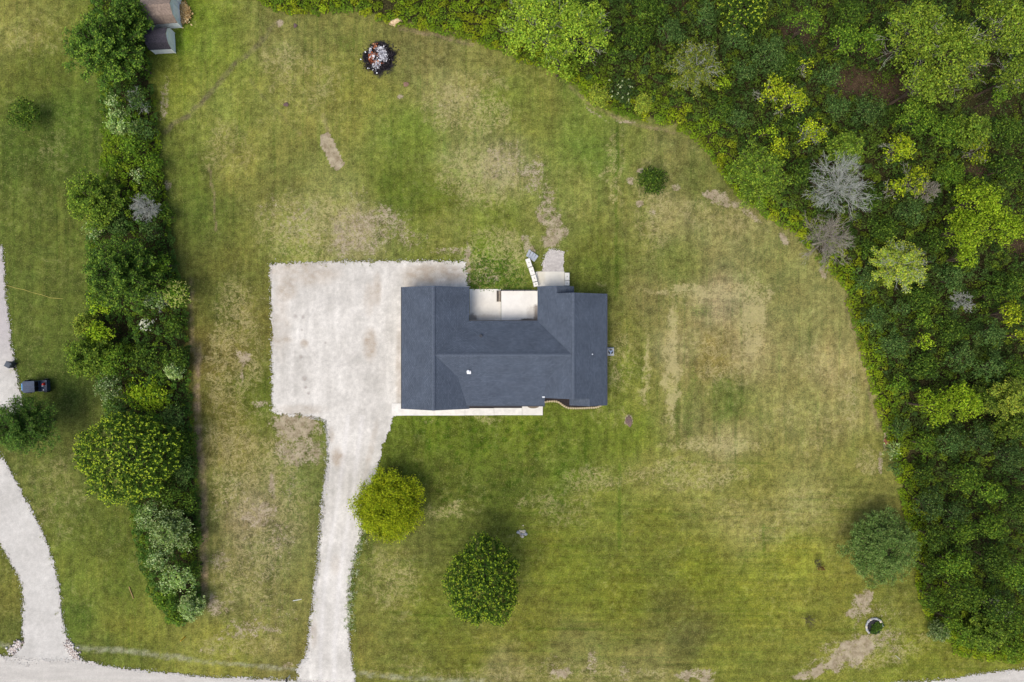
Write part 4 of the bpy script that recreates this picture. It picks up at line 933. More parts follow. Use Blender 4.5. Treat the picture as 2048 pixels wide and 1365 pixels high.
def crown_boughs(R, Ht, rg, base, tip, nb=13, ls=.2, dens=60, droop=.25, branchy=False, asp=.55, spread=.13, bias=None):
    """feathery boughs radiating from the stem: star-shaped outline"""
    segA, segB, r0, r1 = [], [], [], []; LC, LN, LT, LV = [], [], [], []
    for ring in range(4):
        nbr = int(nb * (1, .95, .7, .45)[ring]); rad = R * (1.0, .80, .55, .3)[ring]; top = Ht * (.62, .76, .90, 1.0)[ring]
        for i in range(nbr):
            a = 2 * math.pi * (i + rg.uniform(-.35, .35)) / nbr + ring * .6
            L = rad * rg.uniform(.78, 1.16)
            if bias is not None: L *= 1 + .35 * math.cos(a - bias)
            z0 = Ht * (.30 + .14 * ring); p = np.array([0, 0, z0]); d = np.array([math.cos(a), math.sin(a), 0])
            e = d * L + np.array([0, 0, top * rg.uniform(.92, 1.05) - droop * Ht * .12]); m = (p + e) / 2 + np.array([0, 0, Ht * .10])
            prev = p; steps = 7; gv = rg.uniform(.82, 1.2)
            for s in range(1, steps + 1):
                t = s / steps; q = (1 - t) ** 2 * p + 2 * t * (1 - t) * m + t * t * e
                q = q + rg.normal(size=3) * .03 * R * .3
                segA.append(prev); segB.append(q); rr0 = .055 * (1.15 - t) * R / 3; r0.append(rr0 + .008); r1.append(rr0 * .75 + .006)
                if t > .22:
                    for sd_ in (-1, 1, -1, 1):
                        ta = a + sd_ * rg.uniform(.45, 1.15); tl = R * rg.uniform(.10, .24) * (1.25 - .6 * t) + .15
                        te = q + np.array([math.cos(ta) * tl, math.sin(ta) * tl, rg.uniform(-.15, .25) * tl])
                        segA.append(q); segB.append(te); r0.append(.012); r1.append(.006)
                        nlv = max(3, int(dens * tl * .42)); tt = rg.uniform(.1, 1.08, nlv)
                        LC.append(q + (te - q) * tt[:, None] + rg.normal(size=(nlv, 3)) * spread)
                        LN.append(rg.normal(size=(nlv, 3)) * .5 + np.array([math.cos(a) * .3, math.sin(a) * .3, .9]))
                        LT.append((tt > .6) & (rg.random(nlv) < .6)); LV.append(np.full(nlv, gv * rg.uniform(.85, 1.15)))
                prev = q
    LC = np.concatenate(LC); LN = np.concatenate(LN); LT = np.concatenate(LT); LV = np.concatenate(LV)
    V, F = quads_from(LC, LN, rg.uniform(.7, 1.35, len(LC)) * ls, asp, rg)
    col = leaf_col(len(LC), base, rg, LT if tip is not None else None, tip, LV)
    return V, F, np.repeat(col, 4, 0), (np.array(segA), np.array(segB), np.array(r0), np.array(r1))

def twig_crown(R, Ht, rg, n0=11, gens=4, thick=.06, up=.5, wob=.48):
    """leafless branching crown"""
    A, B, r0, r1 = [], [], [], []
    def grow(p, d, L, r, g):
        st = 3
        for s in range(st):
            d = d + rg.normal(size=3) * .16; d = d / np.linalg.norm(d); q = p + d * L / st
            A.append(p); B.append(q); r0.append(r); r1.append(r * .82); p = q; r *= .82
            if g > 0 and s > 0 or (g > 1 and s == 0):
                for k in range(2):
                    nd = d + rg.normal(size=3) * wob; nd[2] += .05; nd = nd / np.linalg.norm(nd)
                    grow(p, nd, L * rg.uniform(.45, .68), max(r * .6, .006), g - 1)
    for i in range(n0):
        a = 2 * math.pi * (i + rg.uniform(-.3, .3)) / n0; el = rg.uniform(.25, 1.1)
        d = np.array([math.cos(a) * math.cos(el), math.sin(a) * math.cos(el), math.sin(el)])
        grow(np.array([0, 0, Ht * rg.uniform(.45, .62)]), d, R * rg.uniform(.55, .7), thick * rg.uniform(.6, 1), gens - 1)
    return np.array(A), np.array(B), np.array(r0), np.array(r1)

def trunk_mesh(name, Ht, R, rg, ends=None, thick=None):
    r = thick or max(.05, .035 * R + .02 * Ht * .6)
    A, B, a0, a1 = [], [], [], []; p = np.array([0, 0, -.1]); n = 5; lean = rg.normal(size=2) * .02 * Ht
    for i in range(n):
        q = np.array([lean[0] * (i + 1) / n, lean[1] * (i + 1) / n, Ht * .62 * (i + 1) / n])
        A.append(p); B.append(q); a0.append(r * (1.3 if i == 0 else 1 - i * .12)); a1.append(r * (1 - (i + 1) * .12)); p = q
    if ends is not None:
        for c in ends:
            s = np.array([0, 0, Ht * rg.uniform(.25, .5)]); m = (s + c[:3]) / 2 + np.array([0, 0, .04 * Ht]); e = np.array(c[:3])
            A += [s, m]; B += [m, e]; a0 += [r * .55, r * .4]; a1 += [r * .4, r * .12]
    V, F = tube_segs(A, B, a0, a1, 7)
    return np_mesh(name, V, F)

# name -> base colour, tip colour, generator, params
def C_(*a): return a
KINDS = {
 'dark':   ('lob', (60, 82, 26), (98, 120, 38), dict(nl=15, lr=.34, dens=66, ls=.21, tipf=.35, tuft=.12)),
 'darkb':  ('bou', (62, 88, 30), (112, 138, 48), dict(nb=14, ls=.23, dens=62)),
 'mid':    ('lob', (82, 110, 32), (118, 142, 40), dict(nl=16, lr=.32, dens=62, ls=.21, tipf=.4, tuft=.15)),
 'midb':   ('bou', (80, 102, 32), (122, 142, 46), dict(nb=13, ls=.22, dens=60)),
 'lime':   ('lob', (122, 146, 28), (154, 174, 44), dict(nl=15, lr=.31, dens=58, ls=.21, tipf=.4, tuft=.2)),
 'limeb':  ('bou', (118, 134, 46), (152, 160, 56), dict(nb=11, ls=.22, dens=46)),
 'yellow': ('lob', (126, 142, 26), (170, 178, 40), dict(nl=13, lr=.30, dens=60, ls=.21, tipf=.5, tuft=.25)),
 'blue':   ('lob', (66, 90, 42), (100, 122, 60), dict(nl=17, lr=.30, dens=70, ls=.18, tipf=.35, spr=.13)),
 'sage':   ('lob', (112, 134, 70), (164, 178, 124), dict(nl=11, lr=.36, dens=64, ls=.20, tipf=.45, spr=.13, tuft=.1)),
 'silver': ('bou', (104, 126, 62), (154, 168, 112), dict(nb=12, ls=.19, dens=56)),
 'olive':  ('lob', (100, 120, 36), (136, 152, 48), dict(nl=20, lr=.25, dens=52, ls=.23, tipf=.4, tuft=.15)),
 'maple':  ('tuf', (64, 88, 26), (166, 182, 52), dict(sp=.41, ls=.19)),
 'mapled': ('tuf', (56, 80, 22), (136, 154, 42), dict(sp=.36, ls=.19)),
 'brightd':('bou', (122, 134, 20), (154, 162, 30), dict(nb=26, ls=.18, dens=120, spread=.19)),
 'pine':   ('bou', (86, 110, 50), (118, 138, 74), dict(nb=18, ls=.19, dens=105, asp=.4)),
 'willow': ('bou', (70, 100, 38), (96, 124, 48), dict(nb=20, ls=.24, dens=60, asp=.28, droop=.6)),
}
NTREE = [0]
def plant(px, py, rpx, kind, label, h=None, cat=None, twigs=0.0, bark=None, name=None, bias=None, noroot=False, group=None, trunkless=False, tint=1.0, dens=1.0):
    NTREE[0] += 1; rg = np.random.default_rng(1000 + NTREE[0])
    R0 = rpx * G
    Ht = h if h else min(11.0, max(1.4, R0 * 1.9 + .6))
    zc = Ht * .8; k = (H - zc) / H; R = R0 * k; x, y, _ = P(px, py, zc)
    gen, base, tip, kw = KINDS.get(kind, KINDS['dark']); kw = dict(kw)
    base = tuple(b * tint for b in base); tip = tuple(b * (1 + (tint - 1) * .8) for b in tip)
    if 'dens' in kw: kw['dens'] *= dens
    small = R < 1.45
    if kind == 'dead':
        cat = cat or 'dead tree'; name = name or 'dead_tree'
    name = name or ('shrub' if small else 'tree'); cat = cat or ('shrub' if small else 'tree')
    t = thing(name, label, cat, (x, y, 0), 0, group)
    if kind == 'dead':
        A, B, a0, a1 = twig_crown(R * 1.1, Ht, rg, 17 if R > 1.5 else 9, 4 if R > .8 else 3, .042 * max(.4, R / 3), wob=.42)
        V, F = tube_segs(A, B, np.maximum(a0 * .65, .009), np.maximum(a1 * .65, .007), 4); link('crown', np_mesh('bare_crown', V, F), bark or DEAD_BARK, t)
        link('trunk', trunk_mesh('dead_trunk', Ht, R, rg), bark or DEAD_BARK, t); return t
    segs = None
    if gen == 'lob':
        n = kw.pop('nl'); n = max(4, int(n * (R / 2.6) ** 1.1)) if R < 2.6 else int(n * (R / 2.6) ** 1.15)
        lr = kw.pop('lr') * (1 if R > 2 else 1.15) * (1.0 if R < 3 else (3 / R) ** .45)
        V, F, col, ends = crown_lobed(R, Ht, rg, base, tip, nl=n, lr=lr, **kw); ends = ends[:8]
    elif gen == 'tuf':
        V, F, col, ends = crown_tufts(R, Ht, rg, base, tip, **kw); ends = ends[:, :3] * np.array([.8, .8, .85])
    else:
        kw['nb'] = max(7, int(kw['nb'] * min(1.25, (R / 3) ** .5)))
        V, F, col, segs = crown_boughs(R, Ht, rg, base, tip, bias=bias, **kw); ends = None
    link('crown' if not small else 'foliage', np_mesh(name + '_foliage', V, F, col), LEAF, t)
    if segs is not None:
        VT, FT = tube_segs(*segs, 5); A = trunk_mesh('trunk', Ht, R, rg)
        link('limbs' if not small else 'stem', np_mesh('limbs', VT, FT), bark or BARK, t); link('trunk', A, bark or BARK, t)
    else:
        link('trunk' if not small else 'stem', trunk_mesh('trunk', Ht, R, rg, ends), bark or BARK, t)
    if twigs:
        A, B, a0, a1 = twig_crown(R * .95, Ht * 1.02, rg, max(5, int(9 * twigs)), 3, .04 * min(1, R / 3))
        VT, FT = tube_segs(A, B, np.maximum(a0 * .5, .010), np.maximum(a1 * .5, .007), 4); link('bare_twigs', np_mesh('bare_twigs', VT, FT), bark or PALE_BARK, t)
    return t
T = [
# --- standing alone on the lawns
(45, 227, 40, 'dark', 'round dark green small tree alone on the far left lawn', dict(h=2.6, tint=1.05)),
(24, 856, 60, 'willow', 'large dark feathery tree by the left edge beside the utility vehicle', dict(h=8.5)),
(772, 1018, 62, 'brightd', 'round bright yellow green tree beside the white driveway', dict(h=4.6)),
(965, 1172, 78, 'mapled', 'large round dark tree with bright leaf tips on the front lawn', dict(h=8.0)),
(1308, 358, 32, 'dark', 'small round dark olive bush alone on the lawn near the woods', dict(h=2.5, tint=.95, dens=1.7)),
(1774, 1100, 70, 'pine', 'large blue green spreading tree at the lower right lawn edge', dict(h=5.2)),
# --- hedge row on the left, from the top down
(188, 82, 67, 'darkb', 'large dark green tree with splayed boughs at the top of the hedge', dict(h=8.5, tint=1.08)),
(248, 30, 36, 'darkb', 'dark green tree left of the black roofed shed', dict(h=6)),
(268, 122, 30, 'dark', 'dark bushy tree just left of and below the small grey roofed shed', dict(h=4.5)),
(250, 155, 26, 'dark', 'dark shrub between the splayed tree and the pale leaved shrub', dict(h=3.2)),
(225, 205, 24, 'sage', 'pale grey green shrub at the left hedge edge with silvery tufts', dict(h=3.4)),
(236, 243, 25, 'silver', 'whitish green shrub below the pale grey green one in the upper hedge', dict(h=3.2, tint=1.2)),
(270, 200, 30, 'blue', 'dull grey olive bush in the upper hedge with brownish twigs', dict(h=3.4, twigs=.5, bark='D')),
(288, 258, 28, 'blue', 'dark green bush at the right side of the upper hedge by the trench end', dict(h=3)),
(262, 292, 30, 'mid', 'yellowish green bush in the middle of the upper hedge', dict(h=3.4)),
(235, 330, 26, 'mid', 'green bush at the left edge just above the bright tipped tree', dict(h=2.8)),
(300, 330, 28, 'mid', 'bright low green bush on the right side of the upper hedge', dict(h=2.4)),
(272, 350, 20, 'sage', 'small dull grey green bush amid the upper hedge', dict(h=2.8)),
(176, 396, 54, 'midb', 'splayed tree with light green tips bulging left from the hedge', dict(h=6.5, tint=1.08)),
(300, 382, 28, 'dark', 'dark bush right of the splayed tree, above the leafless twigs', dict(h=3)),
(286, 416, 27, 'dead', 'leafless grey twiggy shrub amid the upper middle hedge', dict(h=4, name='dead_shrub', cat='dead shrub')),
(330, 430, 24, 'dark', 'dark green bush at the right hedge edge beside the leafless twigs', dict(h=2.2)),
(182, 460, 27, 'sage', 'pale grey green shrub at the left hedge edge under the splayed tree', dict(h=3.4)),
(240, 450, 28, 'blue', 'bluish green bush left of the leafless shrub in the hedge', dict(h=3.4)),
(300, 462, 28, 'blue', 'dull green bush right of centre below the leafless shrub', dict(h=3.6)),
(225, 545, 68, 'darkb', 'largest dark green star shaped tree in the middle of the hedge', dict(h=9)),
(326, 528, 26, 'mid', 'light olive green bush right of the largest dark star shaped tree', dict(h=3.6)),
(292, 515, 24, 'dark', 'dark bush squeezed between the star shaped tree and the olive bush', dict(h=3)),
(352, 588, 33, 'mid', 'bush dotted with pale flower heads bulging from the right hedge edge', dict(h=4, flower=1)),
(312, 600, 26, 'sage', 'grey green bush with bare twigs left of the pale flowered bush', dict(h=3.6, twigs=.6, bark='D')),
(195, 606, 30, 'lime', 'vivid yellow green bush under the star shaped tree', dict(h=5)),
(165, 650, 20, 'limeb', 'narrow light green shrub sticking out left below the vivid yellow one', dict(h=3.6)),
(196, 668, 31, 'lime', 'second vivid yellow green bush, below the first in the hedge', dict(h=5)),
(292, 650, 18, 'dark', 'small dark bush with white blossoms in the middle of the hedge', dict(h=3.4, flower=2)),
(280, 612, 16, 'dark', 'small dark bush beside the brown gap in the hedge', dict(h=2.8)),
(345, 650, 30, 'dark', 'dark bush on the right hedge edge just below the pale flowered bush', dict(h=2.8)),
(170, 712, 46, 'midb', 'light green tree pointing left from the hedge like a wedge', dict(h=6)),
(225, 722, 36, 'mid', 'mid green tree just right of the wedge shaped tree', dict(h=5.5)),
(290, 712, 36, 'dark', 'dark green tree in the centre of the hedge level with the house ridge', dict(h=4.2)),
(350, 718, 34, 'dark', 'dark tree at the right hedge edge level with the house ridge', dict(h=3.6)),
(344, 742, 15, 'silver', 'small whitish leaved shrub near the right edge of the middle hedge', dict(h=3.8, tint=1.15)),
(216, 775, 38, 'sage', 'dull sage green tree at the left hedge edge above the big maple', dict(h=5.2, tint=.82)),
(285, 788, 44, 'lime', 'bright lime green vine patch above the big maple', dict(h=3.2)),
(322, 800, 26, 'lime', 'smaller lime green bush joined to the right of the vine patch', dict(h=3)),
(345, 835, 34, 'blue', 'bluish dark green bush right of and below the lime vine patch', dict(h=3.2)),
(228, 822, 26, 'blue', 'bluish bush between the sage tree and the big maple', dict(h=3.6)),
(240, 920, 94, 'maple', 'big round maple covered in pale yellow leaf tips in the lower hedge', dict(h=8.5)),
(358, 890, 34, 'dark', 'dark green bush right of the upper half of the big maple', dict(h=3)),
(364, 945, 34, 'blue', 'dark bluish bush right of the lower half of the big maple', dict(h=3.2)),
(330, 985, 36, 'dark', 'green bush below and right of the big maple', dict(h=4)),
(378, 1010, 26, 'dark', 'narrow dark bush on the right hedge edge below the maple', dict(h=2.8)),
(298, 1035, 38, 'sage', 'sage green tree on the left hedge edge directly below the big maple', dict(h=5)),
(335, 1065, 40, 'silver', 'silvery green tree in the lower hedge with wispy leaves', dict(h=5.2)),
(372, 1085, 30, 'dark', 'dark bush right of the silvery tree in the lower hedge', dict(h=3)),
(318, 1120, 34, 'sage', 'sage green tree just below the silvery tree', dict(h=4.8)),
(352, 1160, 40, 'sage', 'broad pale sage tree near the lower tip of the hedge', dict(h=5, tint=1.08)),
(388, 1140, 22, 'dark', 'dark bush on the right edge near the hedge tip', dict(h=2.8)),
(330, 1200, 28, 'mid', 'green bush on the left edge near the hedge tip', dict(h=3)),
(378, 1218, 24, 'silver', 'small pale silvery bush at the lower right tip of the hedge', dict(h=3.2, tint=1.1)),
(350, 1236, 22, 'mid', 'low bright green bush forming the very tip of the hedge', dict(h=1.6)),
# --- woods, along the top
(1070, 40, 80, 'olive', 'large yellow green cottonwood with white branches at the top edge of the woods', dict(h=10, twigs=1.2, tint=1.22)),
(1160, 55, 74, 'olive', 'yellow green cottonwood merging with the larger one to its left', dict(h=9.5, twigs=1.1, tint=1.2)),
(1120, 118, 44, 'olive', 'lower skirt of yellow green cottonwood crown reaching over the lawn edge', dict(h=6, tint=1.15)),
(1245, 180, 32, 'blue', 'dark grey green bush with tiny pale flowers at the woods edge', dict(h=2.6, flower=3, tint=.75)),
(1287, 205, 15, 'limeb', 'lime green fern like shrub right of the dark flowered bush', dict(h=1.6)),
(1197, 192, 20, 'limeb', 'lime green shrub left of the dark flowered bush at the lawn edge', dict(h=1.4)),
(1225, 105, 20, 'mid', 'yellowish bush below the right end of the cottonwoods', dict(h=2.4)),
(1275, 70, 36, 'dark', 'dark green tree right of the cottonwoods near the top edge', dict(h=4.5)),
(1300, 20, 38, 'dark', 'dark tree cut by the top edge, right of the cottonwoods', dict(h=5)),
(1342, 62, 34, 'blue', 'bluish green tree above the grey twiggy spreading tree', dict(h=4.6)),
(1395, 130, 50, 'limeb', 'spreading pale tree with grey twigs among dark trees near the top', dict(h=5, twigs=1.6, bark='D', tint=.80)),
(1415, 30, 36, 'blue', 'bluish tree near the top edge above the spreading twiggy tree', dict(h=5)),
(1475, 75, 34, 'blue', 'bluish green tree just below the bright crown at the top edge', dict(h=4.8)),
(1495, 8, 44, 'maple', 'bright dotted yellow green crown cut by the top edge', dict(h=8, tint=.9)),
(1540, 110, 46, 'blue', 'wide dull blue green tree above the forked yellow tree', dict(h=5)),
(1490, 140, 30, 'blue', 'blue green tree between the twiggy tree and the wide blue one', dict(h=4.2)),
(1580, 130, 30, 'dark', 'dark tree right of the wide blue green tree', dict(h=4)),
(1612, 45, 36, 'mid', 'green tree with yellowish fringe near the top, beside a brown gap', dict(h=7)),
(1545, 180, 32, 'yellow', 'upper left half of the forked bright yellow crown in the woods', dict(h=6.5, twigs=.5)),
(1585, 200, 36, 'yellow', 'lower right half of the forked bright yellow crown in the woods', dict(h=6.5, twigs=.5)),
(1612, 132, 19, 'yellow', 'small yellow crown above and right of the forked yellow crown', dict(h=5, twigs=.5)),
(1660, 150, 30, 'blue', 'grey green tree left of the brown litter clearing', dict(h=4)),
(1700, 30, 40, 'dark', 'dark tree at the top edge left of the huge olive crown', dict(h=6)),
(1690, 78, 38, 'mid', 'green tree with a drooping yellow fringe above the brown clearing', dict(h=6.5)),
(1740, 80, 34, 'mid', 'green tree at the left shoulder of the huge olive crown', dict(h=6)),
(1840, 60, 74, 'olive', 'huge olive crown with white branches, its upper left part', dict(h=10.5, twigs=1.2)),
(1905, 110, 92, 'olive', 'huge olive green crown with pale branches in the top right woods', dict(h=11, twigs=1.3)),
(1850, 165, 52, 'olive', 'olive crown below the huge one, left of the dark gap', dict(h=9, twigs=.6)),
(2010, 50, 70, 'olive', 'olive crown filling the top right corner', dict(h=10, twigs=1.3)),
(2030, 150, 44, 'olive', 'olive crown on the right edge below the corner one', dict(h=8, twigs=.8, tint=.95)),
(1996, 192, 26, 'mid', 'small green crown in the dark gap under the corner crowns', dict(h=5)),
(1450, 215, 26, 'dark', 'dark tree left of the forked yellow crown', dict(h=3.4)),
(1445, 165, 20, 'lime', 'small lime shrub between the twiggy tree and the yellow crown', dict(h=3)),
(1480, 240, 30, 'blue', 'blue green tree below and left of the forked yellow crown', dict(h=3.8)),
(1626, 262, 33, 'yellow', 'yellow crown with grey twigs on its left, below the forked one', dict(h=6, twigs=.9, bark='D')),
(1555, 300, 29, 'yellow', 'bright yellow crown left of the grey leafless tree', dict(h=6)),
(1535, 262, 22, 'lime', 'small lime tree above the bright yellow crown', dict(h=4.5)),
(1585, 252, 24, 'dark', 'dark tree between two yellow crowns', dict(h=3.6)),
(1700, 292, 33, 'midb', 'bright green feathery tree above the white leafless tree', dict(h=6.2, tint=1.1)),
(1672, 215, 34, 'blue', 'grey green tree right of the forked yellow crown', dict(h=4)),
(1742, 218, 40, 'blue', 'dull grey green tree in the middle of the upper woods', dict(h=4.4, tint=.9)),
(1800, 295, 35, 'yellow', 'bright yellow crown with scattered leaves right of the feathery tree', dict(h=6.5, twigs=.4)),
(1832, 358, 34, 'yellow', 'yellow green crown below the scattered yellow one', dict(h=6, twigs=.5, tint=.92)),
(1795, 375, 24, 'yellow', 'small yellow crown at the lower left of the yellow pair', dict(h=5.4, twigs=.4)),
(1835, 232, 44, 'mid', 'mid green crown under the huge olive crown', dict(h=6)),
(1895, 262, 36, 'mid', 'green crown right of the middle of the upper right woods', dict(h=5.4, tint=.92)),
(1955, 258, 34, 'midb', 'light sage green crown near the upper right dark gap', dict(h=6.4, tint=1.05)),
(1958, 302, 30, 'yellow', 'thin yellowish crown with dark gaps below the light sage one', dict(h=5.4, twigs=.5, tint=.78)),
(2018, 262, 36, 'dark', 'dark tree on the right edge below the dark gap', dict(h=4.6)),
(2020, 335, 36, 'dark', 'dark green tree on the right edge above the big bright crown', dict(h=5)),
(1905, 345, 34, 'mid', 'olive bushes patch above the big bright crown', dict(h=3)),
(1688, 372, 56, 'dead', 'large white leafless tree in the woods', dict(h=8)),
(1660, 478, 46, 'dead', 'grey leafless tree at the woods edge below the white one', dict(h=6, bark='G')),
(1525, 345, 56, 'midb', 'light green feathery tree with arching boughs at the woods edge', dict(h=6.5, tint=1.08)),
(1600, 345, 28, 'dark', 'dark tree between the feathery and the white leafless tree', dict(h=4)),
(1868, 378, 22, 'dead', 'small leafless tree left of the big bright crown', dict(h=6, bark='G')),
(1930, 602, 20, 'dead', 'small fallen white branch tangle in the mid right woods', dict(h=3.6)),
(1960, 400, 50, 'lime', 'upper part of the big bright yellow green crown on the right', dict(h=8.5, tint=.95)),
(1930, 460, 50, 'lime', 'left part of the big bright yellow green crown', dict(h=8.5, tint=.92)),
(2010, 450, 50, 'lime', 'right part of the big bright yellow green crown', dict(h=8.5, tint=.92)),
(1930, 515, 30, 'lime', 'lower tip of the big bright yellow green crown', dict(h=7, tint=.9)),
(1810, 530, 52, 'limeb', 'yellow tipped feathery tree with grey centre in the mid woods', dict(h=6, twigs=.9, bark='D', tint=1.1)),
(1825, 420, 34, 'blue', 'blue grey tree left of the big bright crown', dict(h=4.6)),
(1770, 455, 34, 'dark', 'dark tree between the grey leafless and the feathery yellow tree', dict(h=3.6)),
(1745, 400, 26, 'dark', 'dark tree right of the white leafless tree', dict(h=4)),
(1870, 480, 28, 'dark', 'dark tree tucked left of the big bright crown', dict(h=4)),
(1735, 558, 32, 'blue', 'blue green bush left of the feathery yellow tree near the lawn', dict(h=3.4)),
(1740, 500, 26, 'dark', 'dark bush right of the grey leafless tree', dict(h=3)),
(1905, 560, 34, 'blue', 'dull blue green tree below the big bright crown', dict(h=4.6)),
(1850, 600, 34, 'dark', 'dark green tree left of the fallen white branches', dict(h=4)),
(1803, 618, 22, 'blue', 'small steel blue green bush in the mid woods', dict(h=3.4)),
(1752, 640, 34, 'blue', 'blue green shrub mass near the lawn, right of the bright edge plants', dict(h=3.2)),
(1845, 640, 26, 'mid', 'yellowish bush below the steel blue bush', dict(h=3.6)),
(2020, 570, 34, 'dark', 'dark tree on the right edge under the big bright crown', dict(h=4.4)),
(1985, 590, 26, 'dark', 'dark tree right of the fallen white branches', dict(h=4)),
(2018, 628, 33, 'yellow', 'upper of two linked yellow green crowns on the right edge', dict(h=6.4, tint=.95)),
(2042, 672, 26, 'yellow', 'lower of two linked yellow green crowns on the right edge', dict(h=6, tint=.92)),
(1985, 668, 36, 'blue', 'blue grey tree left of the linked yellow crowns', dict(h=4.8)),
(1900, 660, 36, 'dark', 'green tree in the middle of the right woods below the white branches', dict(h=4)),
(1850, 682, 20, 'lime', 'small bright lime tree in the middle of the right woods', dict(h=4.6)),
(1790, 690, 38, 'blue', 'grey green tree close to the lawn edge, left of the small lime tree', dict(h=3.8)),
(1925, 715, 36, 'blue', 'grey green tree right of and below the small lime tree', dict(h=4.4)),
(1985, 735, 38, 'blue', 'dull tree near the right edge above the yellow feathery one', dict(h=4.6)),
(1850, 735, 32, 'dark', 'dark green tree above the big yellow green tree', dict(h=3.8)),
(2030, 740, 28, 'dark', 'very dark tree on the right edge above the yellow feathery crown', dict(h=4.6)),
(1870, 815, 48, 'lime', 'left half of the big yellow green tree in the lower right woods', dict(h=7, tint=.88)),
(1930, 805, 44, 'lime', 'right half of the big yellow green tree in the lower right woods', dict(h=7, tint=.95)),
(2035, 800, 42, 'limeb', 'light yellow green feathery crown cut by the right edge', dict(h=7)),
(1985, 800, 28, 'midb', 'green feathery tree between the yellow tree and the right edge crown', dict(h=5, tint=.85)),
(2035, 850, 26, 'midb', 'light crown on the right edge below the feathery yellow one', dict(h=6)),
(1800, 770, 26, 'mid', 'green bush between the lawn edge and the big yellow tree', dict(h=2.8)),
(1800, 855, 28, 'blue', 'bluish bush at the lawn edge below the big yellow tree', dict(h=2.8)),
(1788, 900, 22, 'sage', 'light green shrub at the lawn edge beside the brown leaf pile', dict(h=2)),
(1792, 938, 20, 'blue', 'blue green shrub at the lawn edge below the light green one', dict(h=2)),
(1850, 890, 30, 'mid', 'olive green tree under the big yellow green tree', dict(h=4)),
(1905, 885, 34, 'blue', 'grey green tree below the right half of the yellow tree', dict(h=4.6)),
(1965, 880, 38, 'blue', 'dark blue green tree in the lower right woods', dict(h=5)),
(2020, 915, 38, 'blue', 'dark blue green tree near the right edge below the light crowns', dict(h=5)),
(1850, 950, 28, 'dark', 'dark tree with lime tips near the lawn, lower woods', dict(h=3.6)),
(1935, 958, 34, 'mid', 'green tree sprinkled with lime leaves in the lower woods', dict(h=5)),
(1985, 985, 30, 'mid', 'green tree sprinkled with yellow leaves, right of the lime one', dict(h=5.2)),
(1862, 1010, 40, 'blue', 'broad blue green tree near the lawn above the spreading blue tree', dict(h=4.4)),
(1915, 1030, 32, 'blue', 'blue green tree right of the broad blue one', dict(h=4.4)),
(2030, 1010, 34, 'dark', 'dark tree on the right edge in the lower woods', dict(h=5)),
(1925, 1065, 32, 'mid', 'light olive tree above the lower right clump', dict(h=4.8)),
(1870, 1075, 34, 'dark', 'dark tree touching the right side of the spreading blue tree', dict(h=4.4)),
(1985, 1050, 34, 'mid', 'yellowish green tree near the right edge of the lower woods', dict(h=5.2)),
(1990, 1120, 40, 'dark', 'dark tree in the shaded lower right woods', dict(h=5.6)),
(1915, 1130, 38, 'mid', 'green tree right of the spreading blue tree', dict(h=5)),
(1865, 1140, 30, 'dark', 'dark bush below right of the spreading blue tree', dict(h=3.6)),
(1935, 1190, 46, 'mid', 'rounded olive green tree in the bottom right woods', dict(h=6, tint=.9)),
(1870, 1200, 32, 'mid', 'green tree at the lawn edge in the bottom right woods', dict(h=3.8, tint=.95)),
(2030, 1150, 34, 'mid', 'light green tree on the right edge above the bare branches', dict(h=6)),
(1995, 1215, 36, 'dark', 'dark tree with a bare branch near the bottom right', dict(h=5.6, twigs=.5)),
(1882, 1266, 18, 'silver', 'small grey green shrub at the bottom left corner of the woods', dict(h=2.2)),
(1905, 1245, 26, 'mid', 'green bush just right of the small grey green shrub', dict(h=3.4)),
(1935, 1275, 28, 'mid', 'yellowish bush at the bottom edge of the woods', dict(h=3)),
(1985, 1270, 36, 'midb', 'light green tree near the bottom edge of the woods', dict(h=5, tint=1.05)),
(2030, 1245, 36, 'mid', 'green tree in the bottom right corner of the woods', dict(h=5)),
(2030, 1300, 28, 'mid', 'low green bush at the bottom right corner beside the road', dict(h=2.4)),
# --- small bushes near the lower lawn
(1634, 1127, 9, 'dead', 'tiny grey twiggy bush on the lower right lawn, beside the dark red one', dict(h=.7, bark='K', name='twiggy_bush', cat='bush')),
(1643, 1137, 9, 'red', 'tiny dark red leaved bush on the lower right lawn', dict(h=.8)),
(1616, 1241, 13, 'dead', 'tiny dark twiggy bush on the lawn left of the stone ring', dict(h=.7, name='twiggy_bush', cat='bush', bark='K')),
]
KINDS['red'] = ('lob', (78, 38, 34), (104, 50, 46), dict(nl=5, lr=.5, dens=90, ls=.12, spr=.06, tipf=.3))
BK = {'D': DEAD_BARK, 'G': plain('bark_grey_brown', (158, 150, 138), .9, .15, 6), 'K': plain('bark_dark', (84, 74, 66), .9, .2, 6)}
FLW = {1: ((176, 182, 100), 110), 2: ((220, 222, 200), 38), 3: ((190, 200, 150), 14)}
